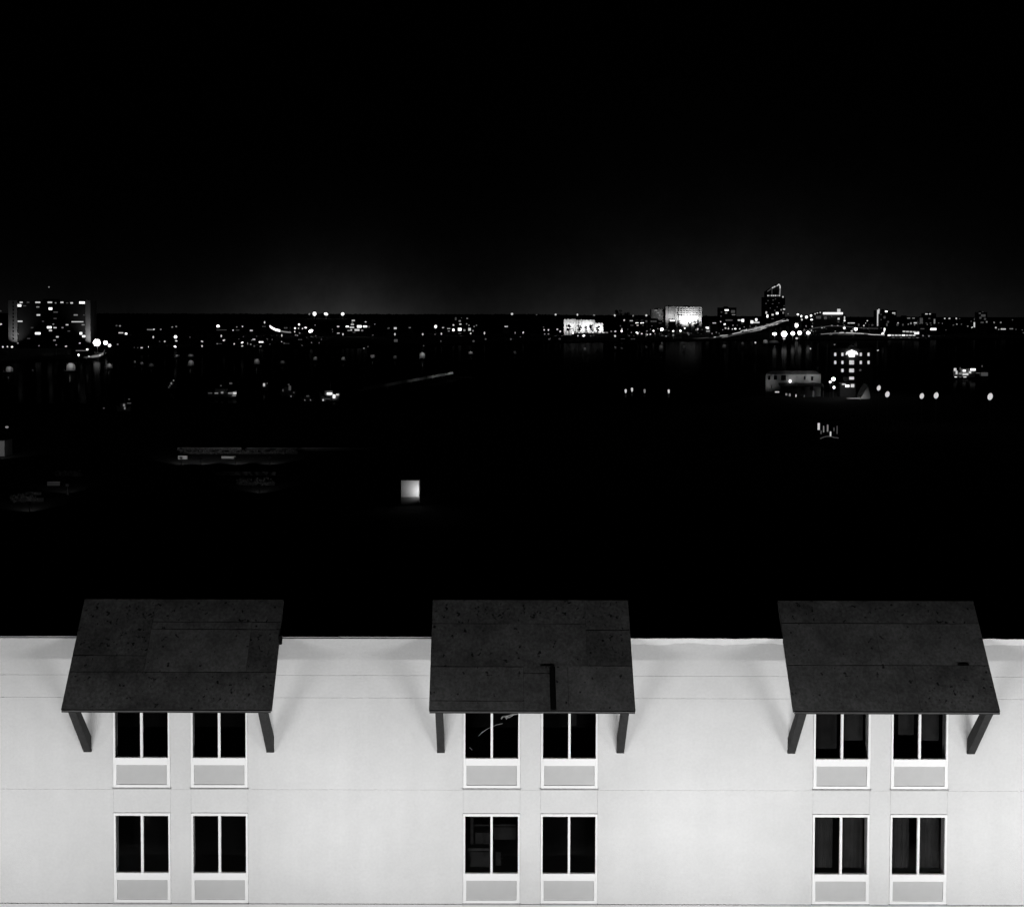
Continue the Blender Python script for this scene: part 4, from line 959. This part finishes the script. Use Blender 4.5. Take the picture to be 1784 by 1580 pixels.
# --- riverside houses on the right: tall block with lit windows, long pale house in front
def build_right_bank():
    d = 455.0
    xs = (1455, 1467.5, 1499.5, 1513); wn = []
    for x in xs: wn += [(x, 617.5, 4.2, 7, 3), (x, 631.5, 4.2, 7, 3)]
    wn += [(1483.5, 631.5, 9.5, 9, 3), (1483.5, 645.5, 9.5, 8, 3), (1467.5, 645.5, 4.6, 7, 3), (1483.5, 659, 9.5, 6, 3), (1498.5, 645, 4, 4, 1), (1483.5, 671, 9, 8, 2), (1479, 618, 3, 8, 3), (1488, 618, 3, 8, 3)]
    t, cx, hw, ht = block('tall_riverside_block', 1447, 1521, 606, d, 'tall dark riverside block with five columns of glowing windows and lit gable', 'building', MASON, 14, wn)
    q = lambda px, py: (at(px, py, d).x - cx, at(px, py, d).z - 1)
    MB().prism([q(1473, 618), q(1475, 613), q(1483.5, 609.5), q(1492, 613), q(1494.5, 618), q(1489, 617), q(1488, 622), q(1479, 622), q(1478, 617)], 'Y', -.5, -.2).build('glowing_pediment', EM[4], t)  # pediment glows by itself in place of light falling on it
    MB().prism([q(1470, 607), q(1483.5, 601), q(1497, 607)], 'Y', 0, 10).build('gable', PALE2, t)
    for px in (1428, 1444):
        a, b = at(px, 600, d), at(px, 640, d)
        tt = thing('chimney_stack', (a.x, d + 3, 1.0), ('slim dim chimney stack left of the tall riverside block, ' + ('farther one' if px == 1428 else 'closer one')), 'chimney', 'chimney stacks by the riverside block')
        MB().tube((0, 0, 0), (0, 0, a.z - 1), .55, .42, 8).build('shaft', PALE2, tt); MB().tube((0, 0, a.z - 1.001), (0, 0, a.z - .6), .6, .6, 8).build('cap', PALE2, tt)
    # long pale house
    d2 = 430.0
    a, b = at(1334, 652, d2), at(1430, 652, d2); cx = (a.x + b.x) / 2; hw = (b.x - a.x) / 2; ht = a.z - 1
    t = thing('long_pale_house', (cx, d2, 1.0), 'long pale riverside house with small dark windows and a lamp on its wall', 'house')
    q = lambda px, py: (at(px, py, d2).x - cx, at(px, py, d2).z - 1)
    MB().box(-hw, hw, 0, 9, 0, ht).build('wall', PALE2, t)
    MB().prism([(-hw - .3, ht), (hw + .3, ht), (hw - 2, ht + 1.2), (-hw + 2, ht + 1.2)], 'Y', .4, 9.3).build('roof', ROOFT, t)
    for px, py, w, h in ((1340, 658, 4.4, 7.5), (1351, 658, 5, 7), (1365, 658, 8, 9), (1402, 658, 3.4, 6), (1415, 659, 4, 7), (1384, 673, 6, 8), (1399, 675, 6, 8), (1414, 675, 6, 8)):
        x, z = q(px, py); m = mpp(d2); f = MB().box(x - w * m / 2, x + w * m / 2, -.06, .02, z - h * m / 2, z + h * m / 2).build('window', DGLASS, t)
        MB().box(x - w * m / 2, x + w * m / 2, -.14, -.061, z - h * m / 2 - .1, z - h * m / 2 + .02).build('sill', MASON, f)
    # veranda roof that shades the lower storey
    x0, z0 = q(1356, 668); x1, _ = q(1432, 668)
    MB().prism([(-.01, z0 + .2), (-3.2, z0 - .7), (-3.2, z0 - .95), (-.01, z0 - .2)], 'X', x0, x1).build('veranda_roof', ROOFT, t)
    for i in range(6):
        x = x0 + .3 + (x1 - x0 - .6) * i / 5; MB().tube((x, -3.0, 0), (x, -3.0, z0 - .9), .09).build('veranda_post', PALE2, t)
    x, z = q(1376, 664); wl = link('wall_lamp', BALL[4], t, (x, -.5, z), (.5, .3, .62))
    for px, py, w, h, b in ((1350, 682, 7, 2.4, 3), (1366, 686, 3, 4, 2), (1372, 687, 3, 5, 2), (1383, 690, 2.2, 8, 3), (1357, 698, 3, 6, 3), (1369, 699, 5, 5, 3), (1383, 699, 2, 3, 2), (1397, 694, 2, 14, 1), (1402, 699, 6, 5, 3), (1413, 690, 3, 20, 1), (1414, 698, 3, 7, 2), (1427, 697, 3, 8, 2), (1444, 699, 1.8, 5, 2), (1449, 699, 1.5, 4, 1), (1462, 699, 1.8, 4, 2)):
        x, z = q(px, py); m = mpp(d2); f = MB().box(x - w * m / 2 - .06, x + w * m / 2 + .06, -3.3, -3.2, z - h * m / 2, z + h * m / 2).build('door_light', MASON, t)
        MB().box(x - w * m / 2, x + w * m / 2, -3.36, -3.301, z - h * m / 2 + .04, z + h * m / 2 - .04).build('pane', EM[b], f)
    for k, (px, e, hh, tz) in enumerate(((1344, 190, 4.0, 7.2), (1388, 330, 7.0, 9.0), (1418, 430, 7.0, 9.0))):  # lamps added to light the pale house wall
        p = at(px, 690, d2 - 4)
        unseen_hooded_lamp(px, 690, d2 - 4, (p.x, d2, tz), e, ('left', 'middle', 'right')[k] + ' added hooded pole lamp lighting the upper wall of the long pale house', hh, 130)
    # bright entrance splash between the two houses
    for i, (px, py, r, b, ry) in enumerate(((1452, 660.5, 4.6, 5, 4.2), (1446.5, 665.5, 3.0, 4, 3), (1453, 675, 3.0, 4, 3.6))):
        lamp(px, py, r * .97, b, d=424, ry=ry, fmt='entrance lamp beside the long pale house, %s', group='entrance lamps on the right bank')
    t, cx, hw, ht = block('entrance_canopy', 1464, 1491, 667, 428, 'bright flat entrance canopy at the foot of the tall riverside block', 'canopy', MASON, 4, [(1470, 669.5, 8, 3, 3), (1476, 672.5, 8, 5, 4), (1485, 672, 7, 7, 3)], True)
    d3 = 418.0
    t, cx, hw, ht = block('garden_wall', 1476, 1501, 690, d3, 'low pale garden wall lit from the right, below the riverside block', 'wall', PALE2, 1.0, [], False)
    m = MB(); q = lambda px, py: (at(px, py, d3).x, at(px, py, d3).z - 1)
    x0 = q(1500, 700)[0]; b = thing('gabled_shed', (x0, d3 + .2, 1.0), 'dim pale gable end of a shed right of the low garden wall', 'shed')
    MB().prism([(q(a, c)[0] - x0, max(0, q(a, c)[1])) for a, c in ((1501.4, 703), (1501.4, 690), (1507, 680), (1512.5, 671), (1516.5, 690), (1516.5, 703))], 'Y', 0, 5).build('wall', PALE2, b)
    MB().prism([(q(a, c)[0] - x0, q(a, c)[1]) for a, c in ((1500.6, 690.5), (1512.5, 669.5), (1517.5, 689.5), (1516.2, 690), (1512.5, 671.2), (1501.2, 691))], 'Y', -.3, 5.3).build('roof', ROOFT, b)
    p = at(1497, 698, d3 - 5)
    unseen_hooded_lamp(1499, 698, d3 - 4.5, (at(1493, 695, d3).x, d3, 1.2), 700, 'added hooded lamp in front of the low garden wall', 1.6, 120)
    t = thing('jetty_porch', tuple(at(1443, 766, 0 + 262)) if False else (at(1443, 766, 262).x, 262, 1.0), 'small white-posted porch with faintly lit posts below the right-hand houses', 'porch')
    d4 = 262.0; ox = at(1443, 766, d4).x
    for px, py0, py1, w, b in ((1426.5, 737, 749, 3.6, 3), (1435, 742, 753, 1.8, 2), (1442, 740, 752, 2.4, 2), (1447, 752, 760, 2.4, 3), (1458.5, 742, 756, 1.6, 1), (1430.5, 750, 756, 2.4, 1), (1453, 745, 751, 1.6, 1)):
        a, c = at(px, py0, d4), at(px, py1, d4); r = w * mpp(d4) / 2
        ps = MB().box(a.x - ox - r - .03, a.x - ox + r + .03, .02, .2, 0, a.z - 1 + .1).build('post', METAL, t)
        MB().box(a.x - ox - r, a.x - ox + r, -.02, .019, c.z - 1, a.z - 1).build('glow_face', EM[b], ps)  # faces glow in place of light on the posts
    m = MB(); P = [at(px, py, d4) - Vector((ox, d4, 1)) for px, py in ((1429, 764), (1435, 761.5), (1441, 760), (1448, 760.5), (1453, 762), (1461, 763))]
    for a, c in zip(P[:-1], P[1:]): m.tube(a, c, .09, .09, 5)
    m.build('glowing_rail', EM[1], t)  # rail glows in place of light falling on it
    a, c = at(1424, 735, d4), at(1463, 735, d4); MB().box(a.x - ox, c.x - ox, -.2, 3.5, a.z - 1 + .05, a.z - 1 + .3).build('roof', ROOFT, t)
build_right_bank()

def boat(px0, px1, py_deck, py_water, label, lights, name='moored_boat', curve=EM[3]):
    d = ground_depth((px0 + px1) / 2, py_water, 0.0); a, b = at(px0, py_deck, d), at(px1, py_deck, d)
    cx = (a.x + b.x) / 2; hw = (b.x - a.x) / 2; h = a.z
    t = thing(name, (cx, d, 0.0), label, 'boat')
    m = MB(); rings = []
    for i in range(9):
        u = -1 + 2 * i / 8; w = max(.05, (1 - abs(u) ** 3)) * hw * .28; top = h * (.62 + .38 * u * u)
        rings.append([(u * hw, -w, top), (u * hw * .92, -w * .6, -.2), (u * hw * .92, w * .6, -.2), (u * hw, w, top)])
    m.loft(rings).build('hull', HULL, t)
    MB().box(-hw * .45, hw * .35, -hw * .15, hw * .15, h * .62, h * 1.25).build('cabin', HULL, t)
    MB().tube((hw * .1, 0, h * 1.25), (hw * .1, 0, h * 2.4), .07, .04).build('mast', METAL, t)
    for px, py, w, hh, bb in lights:
        p = at(px, py, d - hw * .3); mm = mpp(d)
        MB().box(p.x - cx - w * mm / 2, p.x - cx + w * mm / 2, -hw * .3 - .08, -hw * .3, p.z - hh * mm / 2, p.z + hh * mm / 2).build('light_or_reflection', EM[bb], t)
    return t
boat(1660, 1700, 645, 657, 'white motor boat with bright deck lights on the right of the river', [(1664, 644, 4.5, 5, 3), (1666.5, 649, 3, 6, 3), (1673, 651, 5, 3, 2), (1680, 646, 5, 3, 4), (1682, 652, 10, 3.4, 3), (1690, 648.5, 4, 4, 3), (1695, 644, 9, 3.6, 4), (1673, 642, 2, 4, 1), (1665, 658, 4, 3, 4), (1673, 658, 3, 3, 2), (1681, 658.5, 5, 3.6, 4), (1691, 658.4, 4, 1.8, 3), (1696, 659, 3, 2.6, 4)])  # lowest row of lights put in for reflections on the water
boat(1706, 1724, 650, 656, 'small dim boat just right of the bright deck-lit motor boat', [(1715, 652, 12, 6, 1), (1704, 650, 8, 1.4, 1), (1711, 638, 2, 3, 1)])
boat(361, 413, 680, 692, 'low dark moored boat with a faint row of lights at left centre', [(366, 685, 7, 1.6, 1), (377, 685, 6, 1.8, 2), (387, 684, 4, 3, 2), (402, 685, 9, 2.4, 2), (409, 685, 6, 3.6, 3), (408, 689, 6, 2, 2), (402, 668, 5, 3, 1), (385, 672, 3, 2, 1)])
boat(556, 592, 684, 698, 'moored boat with bright stern lights left of the long lit pier', [(574, 686, 9, 3.2, 4), (582, 690.5, 4, 6, 4), (588, 687.5, 5, 3, 3), (563, 697, 2.6, 2.8, 3), (571, 695, 9, .9, 1), (586, 695, 3, 1, 1)])
boat(488, 516, 678, 692, 'very dim moored boat between two brighter boats at left centre', [(493, 680, 2, 4, 1), (505, 676, 4, 8, 1), (507, 690.5, 1.6, 1.8, 2), (503, 670, 3, 2, 1), (512, 684, 2, 2, 1)])
boat(454, 468, 670, 681, 'small moored boat with a single white lamp at left centre', [(460, 670.5, 3, 5, 3), (465.5, 668, 1.4, 3, 1)])
boat(524, 548, 692, 700, 'tiny dim boat with two pinprick lamps at left centre', [(531, 697, 1.4, 1.6, 2), (541, 697, 1.4, 1.6, 2), (536, 690, 5, 2, 1)])
boat(290, 308, 668, 678, 'small boat with a slanting faint light at far left centre', [(302.4, 663, 2, 2, 2), (298.5, 668, 2, 3.4, 2), (296, 672, 2, 2.6, 1), (294, 675, 2, 1.6, 1)])
boat(203, 228, 706, 722, 'dim boat with broken faint lights on the left of the river', [(216, 706, 2.6, 4, 2), (217.4, 711, 2, 4, 2), (211, 719.5, 9, 1.6, 1), (225, 695.5, 3, 2, 1), (225, 702.5, 7, 1.6, 1), (181, 711, 3, 2, 1)])

# --- long pier running out to the right, lamp at its far end
def build_pier():
    A, B = (628, 687), (786, 656.5)
    dA, dB = ground_depth(*A, 0.0), ground_depth(*B, 0.0)
    a, b = at(*A, dA), at(*B, dB); o = a.copy(); o.z = 0
    t = thing('long_pier', tuple(o), 'long narrow pier running out over the dark river, brightest at its far end', 'pier')
    v = (b - a); v.z = 0; n = Vector((v.y, -v.x, 0)).normalized()
    N = 24
    for i in range(N):
        p, q = v * (i / N), v * ((i + .93) / N)
        MB().loft([[p + n * w + Vector((0, 0, z)) for w, z in ((-1.1, 1.3), (1.1, 1.3), (1.1, 1.55), (-1.1, 1.55))], [q + n * w + Vector((0, 0, z)) for w, z in ((-1.1, 1.3), (1.1, 1.3), (1.1, 1.55), (-1.1, 1.55))]]).build('plank', PALE, t)
        MB().loft([[p + n * 1.02 + Vector((0, 0, 1.551)), p + n * 1.1 + Vector((0, 0, 1.551)), p + n * 1.1 + Vector((0, 0, 2.5)), p + n * 1.02 + Vector((0, 0, 2.5))], [q + n * 1.02 + Vector((0, 0, 1.551)), q + n * 1.1 + Vector((0, 0, 1.551)), q + n * 1.1 + Vector((0, 0, 2.5)), q + n * 1.02 + Vector((0, 0, 2.5))]]).build('rail_panel', PALE, t)
        if i % 3 == 0: MB().tube(p + Vector((0, 0, -.5)), p + Vector((0, 0, 1.3)), .16).build('pile', METAL, t)
    p = v * .93 + n * 7
    for k, (u, e) in enumerate(((.97, 2100), (.76, 1100), (.52, 380), (.28, 90))):  # nearer posts are added, to carry light along the pier
        c = a + v * u + n * 15; c.z = 0
        tt = thing('unseen_hooded_lamp', tuple(c), 'unseen hooded post lamp in the water beside the long pier, ' + ('far one', 'second from its far end', 'third from its far end', 'nearest one')[k], 'lamp', 'unseen hooded lamps beside the pier')
        link('pole', POLE, tt, (0, 0, -.5), (.1, .1, 5.5)); MB().box(-.3, .3, -.45, -.25, 4.8, 5.4).build('hood', METAL, tt)
        ld = bpy.data.lights.new('pier_lamp', 'SPOT'); ld.energy = e; ld.spot_size = R(120); ld.spot_blend = 1; ld.shadow_soft_size = .15
        lo = bpy.data.objects.new('pier_lamp', ld); col.objects.link(lo); lo.parent = tt; lo.location = (0, 0, 5)  # light of the unseen hooded post lamp
        lo.rotation_euler = (-n * 15 + Vector((0, 0, -3))).to_track_quat('-Z', 'Y').to_euler()
build_pier()

# --- near bank: small white lit shed, dim hedges and low walls
def build_near():
    d = ground_depth(714, 879.5, 1.0)
    a, b = at(698.5, 837, d), at(730, 866, d); cx = (a.x + b.x) / 2; hw = (b.x - a.x) / 2
    t = thing('white_shed', (cx, d, 1.0), 'small square white shed wall lit from one side, alone in the dark', 'shed')
    zt, zm = a.z - 1, b.z - 1
    MB().box(-hw, hw, 0.25, 2.6, 0, zt).build('wall', PALE, t)
    MB().box(-hw + .03, hw - .03, .10, .249, zm, zt - .02).build('panel', COAT, t)
    MB().box(-hw + .01, hw - .06, -.05, .248, 0, zm - .02).build('plinth', PALE2, t)
    MB().box(-hw - .05, hw + .05, .2, 2.7, zt + .002, zt + .12).build('roof', ROOFT, t)
    q = Vector((cx + hw + .6, d - 1.7, 1.0))
    l = thing('unseen_hooded_lamp', tuple(q), 'short hooded lamp post right of the small white shed', 'lamp', 'hooded lamps on the near bank')
    link('pole', POLE, l, (0, 0, 0), (.05, .05, zm + .6)); MB().box(-.14, .14, -.16, -.06, zm + .4, zm + .8).build('hood', METAL, l)
    ld = bpy.data.lights.new('shed_lamp', 'SPOT'); ld.energy = 175; ld.spot_size = R(110); ld.spot_blend = 1; ld.shadow_soft_size = .08
    lo = bpy.data.objects.new('shed_lamp', ld); col.objects.link(lo); lo.parent = l; lo.location = (0, 0, zm + .75)
    lo.rotation_euler = Vector((-1.1, 1.9, .55)).to_track_quat('-Z', 'Y').to_euler()
    rnd = random.Random(4)
    def hedge(px0, px1, py_top, py_base, label, seed):
        dd = ground_depth((px0 + px1) / 2, py_base, 1.0); a, b = at(px0, py_top, dd), at(px1, py_top, dd); h = a.z - 1
        t = thing('hedge', ((a.x + b.x) / 2, dd, 1.0), label, 'hedge', 'clipped hedges on the near bank'); L = b.x - a.x
        r = random.Random(seed); m = MB(); 
        for i in range(int(L / .42)):
            if mnoise.noise((i * .45, seed, 0)) < -.22: continue
            x = -L / 2 + i * .42 + r.uniform(-.1, .1)
            for z in (h * .3, h * .68):
                for k in range(9):
                    c = Vector((x + r.gauss(0, .22), r.gauss(0, .2), z + r.gauss(0, h * .16)))
                    c.z = min(max(c.z, .05), h)
                    u = Vector((r.gauss(0, 1), r.gauss(0, 1), r.gauss(0, 1))).normalized() * .13; w = Vector((r.gauss(0, 1), r.gauss(0, 1), r.gauss(0, 1))).normalized() * .13
                    n = len(m.v); m.v += [tuple(c - u - w), tuple(c + u - w), tuple(c + u + w), tuple(c - u + w)]; m.f.append((n, n + 1, n + 2, n + 3))
        m.build('foliage', HEDGE, t)
        MB().box(-L / 2, L / 2, .5, .62, 0, h * .4).build('stem_row', BARK, t)
        return a, b, dd, h
    def wall(px0, px1, py_top, py_base, label, mat=PALE2, segs=3):
        dd = ground_depth((px0 + px1) / 2, py_base, 1.0); a, b = at(px0, py_top, dd), at(px1, py_top, dd); h = a.z - 1; L = b.x - a.x
        t = thing('low_wall', ((a.x + b.x) / 2, dd, 1.0), label, 'wall', 'low garden walls on the near bank')
        MB().box(-L / 2, L / 2, 0, .3, 0, h - .1).build('body', mat, t)
        for i in range(segs): MB().box(-L / 2 + L * i / segs + .01, -L / 2 + L * (i + 1) / segs - .01, -.05, .35, h - .098, h).build('cap_stone', PALE, t)
        return dd
    hedge(318, 372, 781, 791, 'left stretch of the long dim hedge row on the near bank', 1)
    hedge(374, 452, 782, 791, 'middle stretch of the long dim hedge row on the near bank', 2)
    hedge(456, 518, 782, 791, 'right stretch of the long dim hedge row on the near bank', 3)
    wall(309, 420, 779.5, 785, 'long low wall behind the dim hedge row, left half', PALE2, 6)
    wall(430, 655, 780, 785, 'long low wall behind the dim hedge row, right half', MASON, 9)
    wall(310, 326, 794, 800, 'short bright low wall below the left end of the hedge row', PALE, 2)
    wall(386, 410, 795, 799, 'short dim low wall below the middle of the hedge row', PALE2, 2)
    wall(375, 480, 822, 828, 'low dim wall above the lower hedge clump', PALE2, 6)
    hedge(415, 478, 832, 846, 'lower clump of hedge below the long hedge row', 5)
    hedge(18, 74, 858, 875, 'hedge clump at the lower left edge of the dark bank', 6)
    wall(45, 71, 857, 862, 'short pale wall topping the lower left hedge clump', PALE, 3)
    wall(82, 104, 839, 846, 'thin pale wall between the two lower left hedges', PALE2, 2)
    hedge(100, 142, 820, 830, 'small dim hedge above the thin pale wall at lower left', 7)
    hooded = [(316, 812, 330, 788, 60, 'below the bright short wall'), (350, 812, 375, 786, 75, 'left, below the long hedge row'), (410, 812, 425, 786, 75, 'middle, below the long hedge row'), (470, 812, 480, 786, 45, 'right, below the long hedge row'),
              (452, 862, 458, 838, 22, 'below the lower hedge clump'), (52, 895, 50, 866, 26, 'below the lower left hedge clump'), (118, 862, 112, 834, 16, 'below the small dim hedge')]
    for px, py, tx, ty, e, w in hooded:  # lamps added to brighten the hedges and low walls
        dd = ground_depth(px, py, 1.0); dt = ground_depth(tx, ty, 1.0)
        unseen_hooded_lamp(px, py, dd, at(tx, ty, dt), e * 17, 'hooded lamp post ' + w, 1.5, 75)
    # pale gable wall cut by the left edge
    dd = ground_depth(4, 795, 1.0); a, b = at(-30, 768, dd), at(7.6, 768, dd)
    t = thing('pale_hut', ((a.x + b.x) / 2, dd, 1.0), 'pale lit hut wall cut by the left edge of the picture', 'hut'); hw = (b.x - a.x) / 2
    MB().box(-hw, hw, 0, 4, 0, a.z - 1).build('wall', PALE2, t); MB().box(-hw - .1, hw + .1, -.1, 4.1, a.z - .999, a.z - .85).build('roof', ROOFT, t)
    unseen_hooded_lamp(-8, 812, dd - 6, (at(2, 780, dd).x, dd, 2), 330, 'added hooded lamp post in front of the pale hut at the left edge', 2.0, 110)
    d5 = ground_depth(12, 752, 1.0); p = at(12, 744, d5)
    t = thing('path_lamp', (p.x, d5, 1.0), 'small dim path lamp above the pale hut at the left edge', 'lamp')
    link('pole', POLE, t, (0, 0, 0), (.06, .06, p.z - 1)); link('lamp_head', BALL[2], t, (0, 0, p.z - 1), (.42, .3, .3)); link('cap', CAP, t, (0, 0, p.z - .75), (.3, .3, .2))
build_near()
label_all()
